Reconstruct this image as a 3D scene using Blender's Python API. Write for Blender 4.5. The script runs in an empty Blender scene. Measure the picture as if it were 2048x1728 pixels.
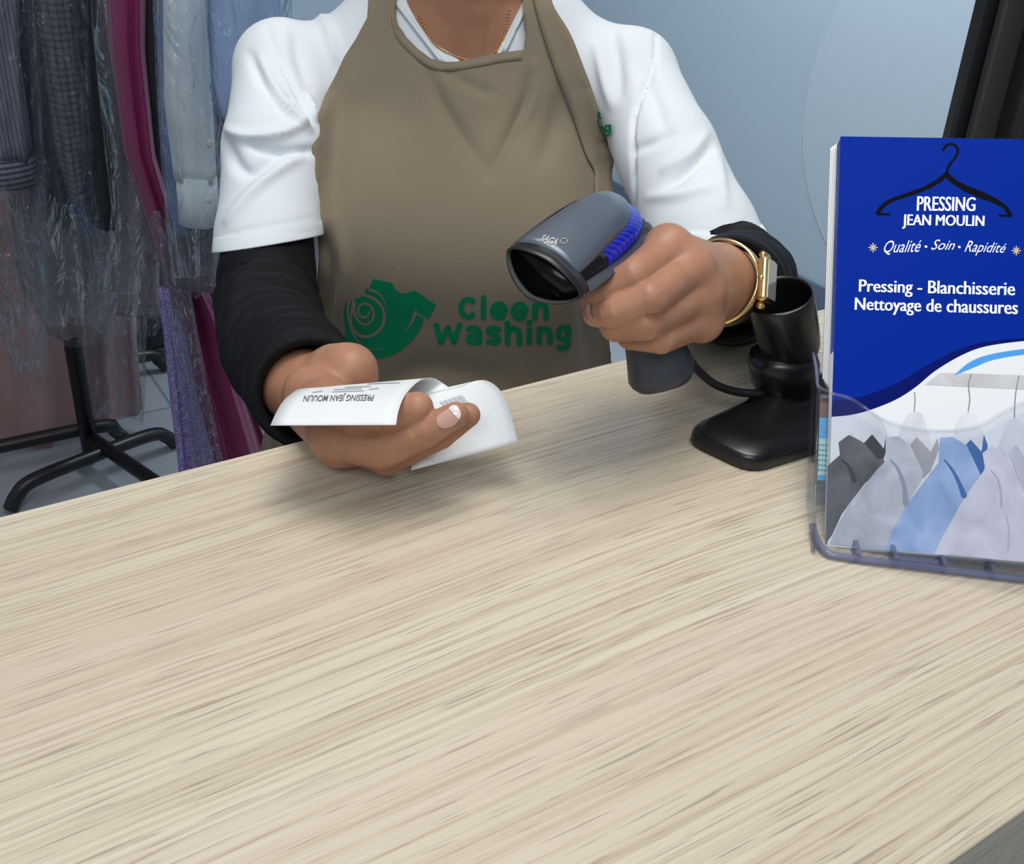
import bpy, bmesh, math, random
import numpy as np
from mathutils import Vector, Matrix
from mathutils.bvhtree import BVHTree
from mathutils.geometry import delaunay_2d_cdt

S = bpy.context.scene
COL = S.collection
random.seed(4)
RNG = np.random.default_rng(7)

# ------------------------------------------------------------------ camera
F_PX = 2050.0
CAM = np.array([0.0, 0.0, 1.44])
R = np.array([[0.8381486, -0.23269041, 0.49331744],      # columns: image right, image down, forward (world)
              [-0.54032649, -0.47778601, 0.69265273],
              [0.07452652, -0.8470984, -0.52618447]])
cam_data = bpy.data.cameras.new('camera')
cam = bpy.data.objects.new('camera', cam_data)
COL.objects.link(cam)
cam_data.sensor_fit = 'HORIZONTAL'
cam_data.sensor_width = 36.0
cam_data.lens = 36.0 * F_PX / 2048.0
cam_data.clip_start = 0.02
m4 = Matrix(((R[0, 0], -R[0, 1], -R[0, 2], CAM[0]), (R[1, 0], -R[1, 1], -R[1, 2], CAM[1]),
             (R[2, 0], -R[2, 1], -R[2, 2], CAM[2]), (0, 0, 0, 1)))
cam.matrix_world = m4
S.camera = cam

# ------------------------------------------------------------------ world, lights, exposure
S.view_settings.view_transform = 'Standard'
S.view_settings.look = 'None'
S.view_settings.gamma = 1.0
S.view_settings.use_curve_mapping = False
S.view_settings.exposure = 0.0
S.cycles.transparent_max_bounces = 24
S.cycles.max_bounces = 8
S.cycles.sample_clamp_indirect = 3.0
W = bpy.data.worlds.new('room_ambient')
S.world = W
W.use_nodes = True
W.node_tree.nodes['Background'].inputs[0].default_value = (0.80, 0.88, 1.0, 1)
W.node_tree.nodes['Background'].inputs[1].default_value = 0.29


def area_light(name, loc, target, size, power, color, size_y=None):
    d = bpy.data.lights.new(name, 'AREA')
    d.energy = power
    d.color = color
    d.shape = 'RECTANGLE'
    d.size = size
    d.size_y = size_y or size
    o = bpy.data.objects.new(name, d)
    COL.objects.link(o)
    o.location = loc
    o.rotation_euler = (Vector(target) - Vector(loc)).to_track_quat('-Z', 'Y').to_euler()
    return o


COOL = (0.86, 0.94, 1.0)
area_light('ceiling_panel_light', (0.30, 0.42, 2.6), (0.3, 0.38, 1.1), 0.8, 17.5, (1.0, 0.97, 0.91), 0.8)
area_light('ceiling_panel_light', (-0.8, -0.8, 2.55), (0.45, 0.9, 1.1), 1.0, 14, COOL, 0.6)
area_light('ceiling_panel_light', (1.5, 2.0, 2.65), (2.75, 2.3, 1.3), 0.8, 43, COOL, 0.6)

# ------------------------------------------------------------------ helpers
HD = np.array([R[0, 2], R[1, 2], 0.0]); HD /= np.linalg.norm(HD)      # the way the camera looks, level
RT = np.array([HD[1], -HD[0], 0.0])


def ray(px, py):
    return R @ np.array([(px - 1024.0) / F_PX, (py - 864.0) / F_PX, 1.0])


def at(px, py, d):
    return CAM + ray(px, py) * d


def on_plane(px, py, p0, n):
    d = ray(px, py)
    return CAM + d * (((p0 - CAM) @ n) / (d @ n))


def on_z(px, py, z):
    return on_plane(px, py, np.array([0, 0, z]), np.array([0, 0, 1.0]))


def on_y(px, py, y):
    return on_plane(px, py, np.array([0, y, 0]), np.array([0, 1.0, 0]))


def to_px(P):
    q = (np.asarray(P) - CAM) @ R
    return np.stack([1024 + F_PX * q[:, 0] / q[:, 2], 864 + F_PX * q[:, 1] / q[:, 2]], 1)


def person_xyz(lat, b, z):
    return lat * RT + b * HD + np.array([0, 0, z])


def link(name, me, mat=None, parent=None, smooth=True):
    o = bpy.data.objects.new(name, me)
    COL.objects.link(o)
    if mat is not None:
        me.materials.append(mat)
    if parent is not None:
        o.parent = parent
        o.matrix_parent_inverse = parent.matrix_world.inverted()
    if smooth:
        me.polygons.foreach_set('use_smooth', [True] * len(me.polygons))
    return o


def mesh(name, verts, faces, mat=None, parent=None, smooth=True, fix=True):
    me = bpy.data.meshes.new(name)
    me.from_pydata([tuple(map(float, v)) for v in verts], [], [tuple(map(int, f)) for f in faces])
    if fix:
        bm = bmesh.new(); bm.from_mesh(me)
        bmesh.ops.recalc_face_normals(bm, faces=bm.faces)
        bm.to_mesh(me); bm.free()
    me.update()
    return link(name, me, mat, parent, smooth)


def empty(name, loc):
    o = bpy.data.objects.new(name, None)
    COL.objects.link(o)
    o.empty_display_size = 0.05
    o.location = loc
    bpy.context.view_layer.update()
    return o


def tag(o, label, cat, group=None):
    o['label'] = label
    o['category'] = cat
    if group:
        o['group'] = group
    return o


def structure(o, label=None):
    o['kind'] = 'structure'
    if label:
        o['label'] = label
    return o


def bevel(o, w, seg=3, angle=0.6):
    m = o.modifiers.new('bevel', 'BEVEL'); m.width = w; m.segments = seg
    m.limit_method = 'ANGLE'; m.angle_limit = angle
    return o


def subsurf(o, n=2):
    m = o.modifiers.new('subdivision', 'SUBSURF'); m.levels = n; m.render_levels = n
    return o


def solidify(o, t, off=1.0):
    m = o.modifiers.new('solidify', 'SOLIDIFY'); m.thickness = t; m.offset = off
    return o


def box(name, lo, hi, mat, parent=None, bev=0.0, smooth=False):
    (a, b, c), (d, e, f) = lo, hi
    v = [(a, b, c), (d, b, c), (d, e, c), (a, e, c), (a, b, f), (d, b, f), (d, e, f), (a, e, f)]
    fc = [(0, 3, 2, 1), (4, 5, 6, 7), (0, 1, 5, 4), (1, 2, 6, 5), (2, 3, 7, 6), (3, 0, 4, 7)]
    o = mesh(name, v, fc, mat, parent, smooth)
    if bev:
        bevel(o, bev)
    return o


def obox(name, o0, ax, ay, az, mat, parent=None, bev=0.0):
    """box from a corner and three edge vectors"""
    o0, ax, ay, az = map(np.asarray, (o0, ax, ay, az))
    v = [o0, o0 + ax, o0 + ax + ay, o0 + ay]
    v += [p + az for p in v]
    fc = [(0, 3, 2, 1), (4, 5, 6, 7), (0, 1, 5, 4), (1, 2, 6, 5), (2, 3, 7, 6), (3, 0, 4, 7)]
    o = mesh(name, v, fc, mat, parent, False)
    if bev:
        bevel(o, bev)
    return o


def loft_data(rings, cap=True, closed=True):
    n = len(rings[0]); v = [p for r in rings for p in r]; f = []
    for j in range(len(rings) - 1):
        for i in range(n if closed else n - 1):
            k = (i + 1) % n
            f.append((j * n + i, j * n + k, (j + 1) * n + k, (j + 1) * n + i))
    if cap and closed:
        f.append(tuple(range(n - 1, -1, -1)))
        f.append(tuple(range((len(rings) - 1) * n, len(rings) * n)))
    return v, f


def loft(name, rings, mat, parent=None, cap=True, closed=True, smooth=True):
    v, f = loft_data(rings, cap, closed)
    return mesh(name, v, f, mat, parent, smooth)


def frames(pts):
    pts = np.asarray(pts, float)
    t = np.gradient(pts, axis=0); t /= np.linalg.norm(t, axis=1)[:, None]
    a = np.array([0, 0, 1.0]) if abs(t[0][2]) < 0.9 else np.array([1.0, 0, 0])
    out = []; u = np.cross(t[0], a); u /= np.linalg.norm(u)
    for k in range(len(pts)):
        u = u - t[k] * (u @ t[k]); u /= np.linalg.norm(u)
        out.append((u, np.cross(t[k], u)))
    return out


def tube_data(pts, r, n=10):
    pts = np.asarray(pts, float); rs = np.broadcast_to(np.asarray(r, float), (len(pts),))
    fr = frames(pts); th = np.arange(n) * 2 * math.pi / n
    return loft_data([[pts[k] + rs[k] * (math.cos(a) * fr[k][0] + math.sin(a) * fr[k][1]) for a in th] for k in range(len(pts))])


def tube(name, pts, r, mat, parent=None, n=10):
    v, f = tube_data(pts, r, n)
    return mesh(name, v, f, mat, parent)


def spline(P, n=8):
    """Catmull-Rom through the points (any dimension)"""
    P = np.asarray(P, float); Q = np.vstack([2 * P[0] - P[1], P, 2 * P[-1] - P[-2]]); out = []
    for i in range(1, len(Q) - 2):
        for k in range(n):
            t = k / n
            out.append(0.5 * (2 * Q[i] + (Q[i + 1] - Q[i - 1]) * t + (2 * Q[i - 1] - 5 * Q[i] + 4 * Q[i + 1] - Q[i + 2]) * t * t
                              + (3 * Q[i] - Q[i - 1] - 3 * Q[i + 1] + Q[i + 2]) * t ** 3))
    out.append(P[-1])
    return np.array(out)


# ---- signed-distance modelling, meshed with surface nets
def smin(a, b, k):
    if k <= 0:
        return np.minimum(a, b)
    h = np.maximum(k - np.abs(a - b), 0) / k
    return np.minimum(a, b) - h * h * k * 0.25


class Field:
    def __init__(self, lo, hi, h):
        self.lo = np.asarray(lo, float); self.h = h
        self.n = np.ceil((np.asarray(hi) - self.lo) / h).astype(int) + 1
        self.F = np.full(self.n, 1.0, np.float32)

    def sub(self, lo, hi):
        a = np.clip(np.floor((np.asarray(lo) - self.lo) / self.h).astype(int), 0, self.n)
        b = np.clip(np.ceil((np.asarray(hi) - self.lo) / self.h).astype(int) + 1, 0, self.n)
        sl = tuple(slice(a[i], b[i]) for i in range(3))
        g = np.ogrid[sl]
        xyz = [(g[i] * self.h + self.lo[i]).astype(np.float32) for i in range(3)]
        return sl, xyz

    def add(self, prim, k=0.0, margin=None):
        fn, lo, hi = prim
        mg = margin if margin is not None else k + 3 * self.h
        sl, (x, y, z) = self.sub(np.asarray(lo) - mg, np.asarray(hi) + mg)
        if 0 in self.F[sl].shape:
            return self
        self.F[sl] = smin(self.F[sl], fn(x, y, z).astype(np.float32), k)
        return self

    def cut(self, prim, k=0.0):
        fn, lo, hi = prim
        sl, (x, y, z) = self.sub(np.asarray(lo) - k - 3 * self.h, np.asarray(hi) + k + 3 * self.h)
        if 0 in self.F[sl].shape:
            return self
        self.F[sl] = -smin(-self.F[sl], fn(x, y, z).astype(np.float32), k)
        return self

    def merge(self, other, k):
        self.F = smin(self.F, other.F, k)
        return self

    def mesh(self):
        F = self.F; n = F.shape
        s = F < 0
        c = [s[i:n[0] - 1 + i, j:n[1] - 1 + j, k:n[2] - 1 + k] for i in (0, 1) for j in (0, 1) for k in (0, 1)]
        al = c[0].copy(); an = c[0].copy()
        for q in c[1:]:
            al &= q; an |= q
        act = an & ~al
        ijk = np.argwhere(act)
        idx = np.full(act.shape, -1, np.int64); idx[act] = np.arange(len(ijk))
        off = np.array([(i, j, k) for i in (0, 1) for j in (0, 1) for k in (0, 1)])
        val = np.stack([F[ijk[:, 0] + o[0], ijk[:, 1] + o[1], ijk[:, 2] + o[2]] for o in off], 1)
        acc = np.zeros((len(ijk), 3)); cnt = np.zeros(len(ijk))
        for a in range(8):
            for b in range(a + 1, 8):
                if np.abs(off[a] - off[b]).sum() != 1:
                    continue
                va, vb = val[:, a], val[:, b]; mk = (va < 0) != (vb < 0)
                t = np.where(mk, va / np.where(mk, va - vb, 1), 0)
                acc += mk[:, None] * (off[a] + t[:, None] * (off[b] - off[a])); cnt += mk
        V = (ijk + acc / cnt[:, None]) * self.h + self.lo
        faces = []
        for ax in range(3):
            b_, c_ = (ax + 1) % 3, (ax + 2) % 3
            s0 = [slice(None)] * 3; s1 = [slice(None)] * 3
            s0[ax] = slice(0, n[ax] - 1); s1[ax] = slice(1, n[ax])
            A = s[tuple(s0)]; B = s[tuple(s1)]; ch = np.argwhere(A != B)
            ok = (ch[:, b_] > 0) & (ch[:, c_] > 0) & (ch[:, b_] < n[b_] - 1) & (ch[:, c_] < n[c_] - 1)
            ch = ch[ok]
            if not len(ch):
                continue
            fl = A[ch[:, 0], ch[:, 1], ch[:, 2]]
            q = []
            for db, dc in ((-1, -1), (0, -1), (0, 0), (-1, 0)):
                t = ch.copy(); t[:, b_] += db; t[:, c_] += dc
                q.append(idx[t[:, 0], t[:, 1], t[:, 2]])
            q = np.stack(q, 1)
            q[~fl] = q[~fl][:, ::-1]
            faces.append(q)
        return V, np.vstack(faces)


def cone(a, b, ra, rb):
    a = np.asarray(a, float); b = np.asarray(b, float); d = b - a; L2 = max(float(d @ d), 1e-9)
    m = max(ra, rb)

    def fn(x, y, z):
        px, py, pz = x - a[0], y - a[1], z - a[2]
        t = np.clip((px * d[0] + py * d[1] + pz * d[2]) / L2, 0, 1)
        return np.sqrt((px - t * d[0]) ** 2 + (py - t * d[1]) ** 2 + (pz - t * d[2]) ** 2) - (ra + (rb - ra) * t)
    return fn, np.minimum(a, b) - m, np.maximum(a, b) + m


def ball(c, r, rot=None):
    c = np.asarray(c, float); r = np.broadcast_to(np.asarray(r, float), (3,))
    M = np.eye(3) if rot is None else np.asarray(rot)       # rows: local axes

    def fn(x, y, z):
        px, py, pz = x - c[0], y - c[1], z - c[2]
        l = [M[i, 0] * px + M[i, 1] * py + M[i, 2] * pz for i in range(3)]
        k0 = np.sqrt(sum((l[i] / r[i]) ** 2 for i in range(3)))
        k1 = np.sqrt(sum((l[i] / r[i] ** 2) ** 2 for i in range(3)))
        return k0 * (k0 - 1) / np.maximum(k1, 1e-6)
    m = r.max()
    return fn, c - m, c + m


def chain_into(fld, pts, rad, k, kk=0.0):
    """a run of tapering segments blended with each other"""
    for i in range(len(pts) - 1):
        fld.add(cone(pts[i], pts[i + 1], rad[i], rad[i + 1]), k if i == 0 else kk)
    return fld


def chain_param(x, y, z, pts):
    """distance from a polyline with the arclength of the nearest point"""
    best = None; s0 = 0.0
    for a, b in zip(pts[:-1], pts[1:]):
        d = b - a; L = np.linalg.norm(d)
        px, py, pz = x - a[0], y - a[1], z - a[2]
        t = np.clip((px * d[0] + py * d[1] + pz * d[2]) / L ** 2, 0, 1)
        dd = np.sqrt((px - t * d[0]) ** 2 + (py - t * d[1]) ** 2 + (pz - t * d[2]) ** 2)
        s = s0 + t * L
        if best is None:
            best, S_ = dd, s + 0 * dd
        else:
            m = dd < best
            S_ = np.where(m, s, S_); best = np.where(m, dd, best)
        s0 += L
    return best, S_


# ---- flat marks laid on a surface
def ribbon2d(P, w0, w1=None, cap=True):
    """a stroke with round ends: 2D verts, faces"""
    P = np.asarray(P, float); n = len(P)
    w = np.linspace(w0, w0 if w1 is None else w1, n)
    t = np.gradient(P, axis=0); t /= np.linalg.norm(t, axis=1)[:, None] + 1e-9
    nn = np.stack([-t[:, 1], t[:, 0]], 1)
    V = []; Fc = []
    for k in range(n):
        V += [P[k] + nn[k] * w[k], P[k], P[k] - nn[k] * w[k]]
    for k in range(n - 1):
        a = 3 * k
        Fc += [(a, a + 1, a + 4, a + 3), (a + 1, a + 2, a + 5, a + 4)]
    if cap:
        for k, sg in ((0, -1), (n - 1, 1)):
            if w[k] < 0.4:
                continue
            c0 = len(V); V.append(P[k]); m = 9
            a0 = math.atan2(nn[k][1], nn[k][0])
            for i in range(m):
                a = a0 - sg * math.pi * i / (m - 1)
                V.append(P[k] + w[k] * np.array([math.cos(a), math.sin(a)]))
            for i in range(m - 1):
                Fc.append((c0, c0 + 1 + i, c0 + 2 + i))
    return V, Fc


def poly2d(outline, step):
    """fill a 2D outline with triangles no bigger than about step"""
    O = np.asarray(outline, float); B = []
    for a, b in zip(O, np.roll(O, -1, 0)):
        m = max(1, int(np.linalg.norm(b - a) / step))
        B += [a + (b - a) * i / m for i in range(m)]
    nb = len(B); B = np.array(B)
    lo, hi = O.min(0), O.max(0)
    g = [(x, y) for x in np.arange(lo[0] + step / 2, hi[0], step) for y in np.arange(lo[1] + step / 2, hi[1], step)]
    pts = [Vector(p) for p in B] + [Vector(p) for p in g]
    v, e, f, *_ = delaunay_2d_cdt(pts, [(i, (i + 1) % nb) for i in range(nb)], [list(range(nb))], 1, 1e-5)
    return [np.array(p) for p in v], [tuple(q) for q in f]


def merge2d(parts):
    V = []; Fc = []
    for v, f in parts:
        o = len(V); V += list(v); Fc += [tuple(i + o for i in q) for q in f]
    return V, Fc


def disc2d(c, r, n=20, ry=None):
    a = np.arange(n) * 2 * math.pi / n
    return [np.array(c) + np.array([r * math.cos(t), (ry or r) * math.sin(t)]) for t in a], [tuple(range(n))]


def text2d(s, quad, bold=0.0, shear=0.0, space=1.0, refine=None):
    """lettering filled into the four corners tl, tr, br, bl"""
    cu = bpy.data.curves.new('lettering', 'FONT'); cu.body = s; cu.size = 1.0; cu.offset = bold; cu.shear = shear
    cu.space_character = space; cu.resolution_u = 3
    ob = bpy.data.objects.new('lettering', cu)
    me = bpy.data.meshes.new_from_object(ob)
    bm = bmesh.new(); bm.from_mesh(me)
    if refine:
        bmesh.ops.triangulate(bm, faces=bm.faces)
        bmesh.ops.subdivide_edges(bm, edges=bm.edges, cuts=refine, use_grid_fill=True)
    V = np.array([(v.co.x, v.co.y) for v in bm.verts]); bm.verts.index_update()
    Fc = [tuple(v.index for v in f.verts) for f in bm.faces]
    bm.free(); bpy.data.objects.remove(ob); bpy.data.curves.remove(cu); bpy.data.meshes.remove(me)
    lo, hi = V.min(0), V.max(0); U = (V - lo) / (hi - lo)
    tl, tr, br, bl = [np.asarray(q, float) for q in quad]
    u, w = U[:, :1], 1 - U[:, 1:]
    return list((1 - u) * (1 - w) * tl + u * (1 - w) * tr + u * w * br + (1 - u) * w * bl), Fc


def bvh_of(o):
    dg = bpy.context.evaluated_depsgraph_get(); dg.update()
    me = o.evaluated_get(dg).to_mesh()
    mw = o.matrix_world
    V = [mw @ v.co for v in me.vertices]; P = [tuple(p.vertices) for p in me.polygons]
    b = BVHTree.FromPolygons(V, P)
    o.evaluated_get(dg).to_mesh_clear()
    return b


def cast(bvh, px, py, off=0.0):
    d = Vector(ray(px, py)).normalized()
    hit, nrm, i, dist = bvh.ray_cast(Vector(CAM), d)
    if hit is None:
        return None
    if nrm.dot(d) > 0:
        nrm = -nrm
    return np.array(hit + nrm * off)


def decal(name, V2, F2, bvh, off, mat, parent, thick=0.0):
    P = [cast(bvh, v[0], v[1], off) for v in V2]
    keep = [f for f in F2 if all(P[i] is not None for i in f)]
    ok = [p if p is not None else CAM * 0 for p in P]
    keep = [f for f in keep if max(np.linalg.norm(ok[f[0]] - ok[i]) for i in f) < 0.03]
    used = sorted({i for f in keep for i in f}); mp = {q: k for k, q in enumerate(used)}
    o = mesh(name, [ok[i] for i in used], [tuple(mp[i] for i in f) for f in keep], mat, parent)
    # face the camera side
    return o


# ---- materials
def mat(name, color, rough=0.5, metal=0.0, spec=0.5, coat=0.0, emit=None, estr=0.0, sheen=0.0, sss=0.0):
    m = bpy.data.materials.new(name); m.use_nodes = True
    b = m.node_tree.nodes['Principled BSDF']
    b.inputs['Base Color'].default_value = (*color, 1)
    b.inputs['Roughness'].default_value = rough
    b.inputs['Metallic'].default_value = metal
    b.inputs['Specular IOR Level'].default_value = spec
    b.inputs['Coat Weight'].default_value = coat
    b.inputs['Sheen Weight'].default_value = sheen
    if sss:
        b.inputs['Subsurface Weight'].default_value = sss
        b.inputs['Subsurface Radius'].default_value = (0.008, 0.003, 0.0015)
        b.inputs['Subsurface Scale'].default_value = 1.0
    if emit:
        b.inputs['Emission Color'].default_value = (*emit, 1)
        b.inputs['Emission Strength'].default_value = estr
    return m


def nodes(m):
    return m.node_tree.nodes, m.node_tree.links, m.node_tree.nodes['Principled BSDF']


def coords(m, scale=(1, 1, 1), rot=(0, 0, 0), kind='Object'):
    N, L, b = nodes(m)
    tc = N.new('ShaderNodeTexCoord'); mp = N.new('ShaderNodeMapping')
    mp.inputs['Scale'].default_value = scale; mp.inputs['Rotation'].default_value = rot
    L.new(tc.outputs[kind], mp.inputs['Vector'])
    return mp.outputs['Vector']


def noise(m, vec, scale, detail=3.0, rough=0.5, dist=0.0):
    N, L, b = nodes(m)
    n = N.new('ShaderNodeTexNoise'); n.inputs['Scale'].default_value = scale; n.inputs['Detail'].default_value = detail
    n.inputs['Roughness'].default_value = rough; n.inputs['Distortion'].default_value = dist
    L.new(vec, n.inputs['Vector'])
    return n.outputs['Fac']


def ramp(m, fac, stops):
    N, L, b = nodes(m)
    r = N.new('ShaderNodeValToRGB'); e = r.color_ramp.elements
    while len(e) < len(stops):
        e.new(0.5)
    for q, (p, c) in zip(e, stops):
        q.position = p; q.color = (*c, 1) if len(c) == 3 else c
    L.new(fac, r.inputs['Fac'])
    return r.outputs['Color']


def mix(m, fac, a, b_, mode='MIX'):
    N, L, b = nodes(m)
    x = N.new('ShaderNodeMix'); x.data_type = 'RGBA'; x.blend_type = mode
    for key, v in ((0, fac), (6, a), (7, b_)):
        if hasattr(v, 'links') or hasattr(v, 'is_linked'):
            L.new(v, x.inputs[key])
        elif key == 0:
            x.inputs[0].default_value = v
        else:
            x.inputs[key].default_value = (*v, 1)
    return x.outputs[2]


def bump(m, fac, strength, dist):
    N, L, b = nodes(m)
    n = N.new('ShaderNodeBump'); n.inputs['Strength'].default_value = strength; n.inputs['Distance'].default_value = dist
    L.new(fac, n.inputs['Height']); L.new(n.outputs['Normal'], b.inputs['Normal'])


def base(m, col):
    N, L, b = nodes(m)
    L.new(col, b.inputs['Base Color'])
    return m


def fabric(name, color, var=0.12, weave=900, rough=0.85, sheen=0.1, bstr=0.25, big=6.0):
    m = mat(name, color, rough, spec=0.2, sheen=sheen)
    v = coords(m)
    c = np.array(color)
    col = ramp(m, noise(m, v, big, 4), [(0.3, tuple(c * (1 - var))), (0.7, tuple(np.minimum(c * (1 + var), 1)))])
    base(m, col)
    bump(m, noise(m, v, weave, 1), bstr, 0.0006)
    return m


def clear_plastic(name, tint, haze, gloss, rough, bump_scale=None, bump_d=0.004, edge=0.25):
    m = bpy.data.materials.new(name); m.use_nodes = True
    N, L = m.node_tree.nodes, m.node_tree.links
    N.clear()
    out = N.new('ShaderNodeOutputMaterial')
    tr = N.new('ShaderNodeBsdfTransparent'); tr.inputs[0].default_value = (*tint, 1)
    df = N.new('ShaderNodeBsdfTranslucent'); df.inputs[0].default_value = (0.75, 0.8, 0.88, 1)
    d2 = N.new('ShaderNodeBsdfDiffuse'); d2.inputs[0].default_value = (0.75, 0.8, 0.88, 1)
    md = N.new('ShaderNodeMixShader'); md.inputs[0].default_value = 0.5
    L.new(df.outputs[0], md.inputs[1]); L.new(d2.outputs[0], md.inputs[2])
    gl = N.new('ShaderNodeBsdfGlossy'); gl.inputs['Roughness'].default_value = rough
    m1 = N.new('ShaderNodeMixShader'); m1.inputs[0].default_value = haze
    L.new(tr.outputs[0], m1.inputs[1]); L.new(md.outputs[0], m1.inputs[2])
    m2 = N.new('ShaderNodeMixShader')
    lw = N.new('ShaderNodeLayerWeight'); lw.inputs[0].default_value = edge
    mu = N.new('ShaderNodeMath'); mu.operation = 'MULTIPLY_ADD'; mu.inputs[1].default_value = gloss; mu.inputs[2].default_value = 0.03
    L.new(lw.outputs['Fresnel'], mu.inputs[0]); L.new(mu.outputs[0], m2.inputs[0])
    L.new(m1.outputs[0], m2.inputs[1]); L.new(gl.outputs[0], m2.inputs[2])
    L.new(m2.outputs[0], out.inputs[0])
    if bump_scale:
        tc = N.new('ShaderNodeTexCoord'); mp = N.new('ShaderNodeMapping'); mp.inputs['Scale'].default_value = (1, 1, 0.45)
        L.new(tc.outputs['Object'], mp.inputs[0])
        nz = N.new('ShaderNodeTexNoise'); nz.inputs['Scale'].default_value = bump_scale; nz.inputs['Detail'].default_value = 4
        nz.inputs['Distortion'].default_value = 1.6
        L.new(mp.outputs[0], nz.inputs['Vector'])
        bp = N.new('ShaderNodeBump'); bp.inputs['Strength'].default_value = 1.0; bp.inputs['Distance'].default_value = bump_d
        L.new(nz.outputs['Fac'], bp.inputs['Height'])
        for q in (gl, df, d2, lw):
            L.new(bp.outputs[0], q.inputs['Normal'])
    return m
# ------------------------------------------------------------------ floor and wall
m_floor = mat('grey_floor_tile', (0.34, 0.37, 0.41), 0.35)
_N, _L, _b = nodes(m_floor)
_br = _N.new('ShaderNodeTexBrick'); _br.offset = 0.0
for _k, _v in (('Scale', 1.0), ('Mortar Size', 0.004), ('Brick Width', 0.6), ('Row Height', 0.6)):
    _br.inputs[_k].default_value = _v
_br.inputs['Color1'].default_value = (0.33, 0.36, 0.4, 1); _br.inputs['Color2'].default_value = (0.36, 0.39, 0.43, 1)
_br.inputs['Mortar'].default_value = (0.2, 0.22, 0.25, 1)
_L.new(coords(m_floor), _br.inputs['Vector']); base(m_floor, _br.outputs['Color'])
structure(box('floor', (-2.5, -1.5, -0.05), (2.85, 4.3, 0.0), m_floor))
m_wall = mat('grey_blue_wall_paint', (0.5, 0.6, 0.7), 0.6, spec=0.3)
base(m_wall, ramp(m_wall, noise(m_wall, coords(m_wall), 1.5, 3), [(0.3, (0.42, 0.52, 0.60)), (0.7, (0.44, 0.54, 0.62))]))
structure(box('wall_back', (-2.5, 4.2, 0), (2.85, 4.3, 2.7), m_wall))
WX = 2.75
structure(box('wall_right', (WX, -1.5, 0), (WX + 0.1, 4.2, 2.7), m_wall))
m_base = mat('dark_skirting', (0.12, 0.16, 0.22), 0.5)
structure(box('baseboard_right', (WX - 0.015, -1.5, 0), (WX, 4.185, 0.09), m_base))
structure(box('baseboard_back', (-2.5, 4.185, 0), (WX, 4.2, 0.09), m_base))
# pale round patch painted on the wall
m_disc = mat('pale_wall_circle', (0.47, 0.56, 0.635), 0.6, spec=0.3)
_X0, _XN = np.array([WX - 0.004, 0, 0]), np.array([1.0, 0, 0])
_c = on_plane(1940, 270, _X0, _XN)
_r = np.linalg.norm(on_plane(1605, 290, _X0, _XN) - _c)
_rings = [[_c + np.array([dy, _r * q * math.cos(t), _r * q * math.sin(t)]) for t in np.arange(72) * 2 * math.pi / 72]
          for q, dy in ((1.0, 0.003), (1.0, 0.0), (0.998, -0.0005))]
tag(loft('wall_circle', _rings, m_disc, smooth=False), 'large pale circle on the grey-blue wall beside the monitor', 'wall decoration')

# dark cabinet at the back, seen low between the garments
m_cab = mat('dark_cabinet_board', (0.015, 0.018, 0.025), 0.4)
cab = empty('low_cabinet', (0.72, 2.8, 0))
box('body', (0.5, 2.68, 0.03), (1.1, 2.98, 0.75), m_cab, cab, 0.004)
box('plinth', (0.51, 2.67, 0.0), (1.09, 2.97, 0.03), mat('cabinet_plinth', (0.05, 0.055, 0.06), 0.5), cab)
tag(cab, 'dark low cabinet standing behind the hanging garments', 'cabinet')

# ------------------------------------------------------------------ counter
Z = 1.10


def wood(name, rot=(0, 0, 0), dark=1.0):
    m = mat(name, (0.6, 0.5, 0.38), 0.3, spec=0.5, coat=0.22)
    m.node_tree.nodes['Principled BSDF'].inputs['Coat Roughness'].default_value = 0.13
    N, L, b = nodes(m)
    v0 = coords(m, (1, 1, 1), rot)
    # slow wandering of the grain
    wv = N.new('ShaderNodeTexNoise'); wv.inputs['Scale'].default_value = 2.2; wv.inputs['Detail'].default_value = 1
    L.new(v0, wv.inputs['Vector'])
    ma = N.new('ShaderNodeVectorMath'); ma.operation = 'MULTIPLY_ADD'
    ma.inputs[1].default_value = (0.0, 0.035, 0.0); L.new(wv.outputs['Color'], ma.inputs[0]); L.new(v0, ma.inputs[2])

    def st(sx, sy, detail, rough=0.5):
        mp = N.new('ShaderNodeMapping'); mp.inputs['Scale'].default_value = (sx, sy, sy)
        L.new(ma.outputs[0], mp.inputs['Vector'])
        return noise(m, mp.outputs['Vector'], 1.0, detail, rough)
    c1 = ramp(m, st(1.0, 26, 3), [(0.32, (0.62, 0.54, 0.415)), (0.68, (0.71, 0.635, 0.505))])
    c2 = mix(m, ramp(m, st(2.6, 360, 2, 0.5), [(0.42, (0, 0, 0)), (0.66, (0.8, 0.8, 0.8))]), c1, (0.48, 0.39, 0.285))
    c3 = mix(m, ramp(m, st(20, 640, 2), [(0.58, (0, 0, 0)), (0.68, (0.75, 0.75, 0.75))]), c2, (0.34, 0.27, 0.2))
    c4 = mix(m, ramp(m, st(0.9, 16, 2), [(0.52, (0, 0, 0)), (0.75, (0.5, 0.5, 0.5))]), c3, (0.62, 0.49, 0.40))
    base(m, mix(m, 1.0, c4, (dark, dark, dark), 'MULTIPLY'))
    bump(m, st(4.5, 260, 3), 0.12, 0.0006)
    return m


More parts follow.
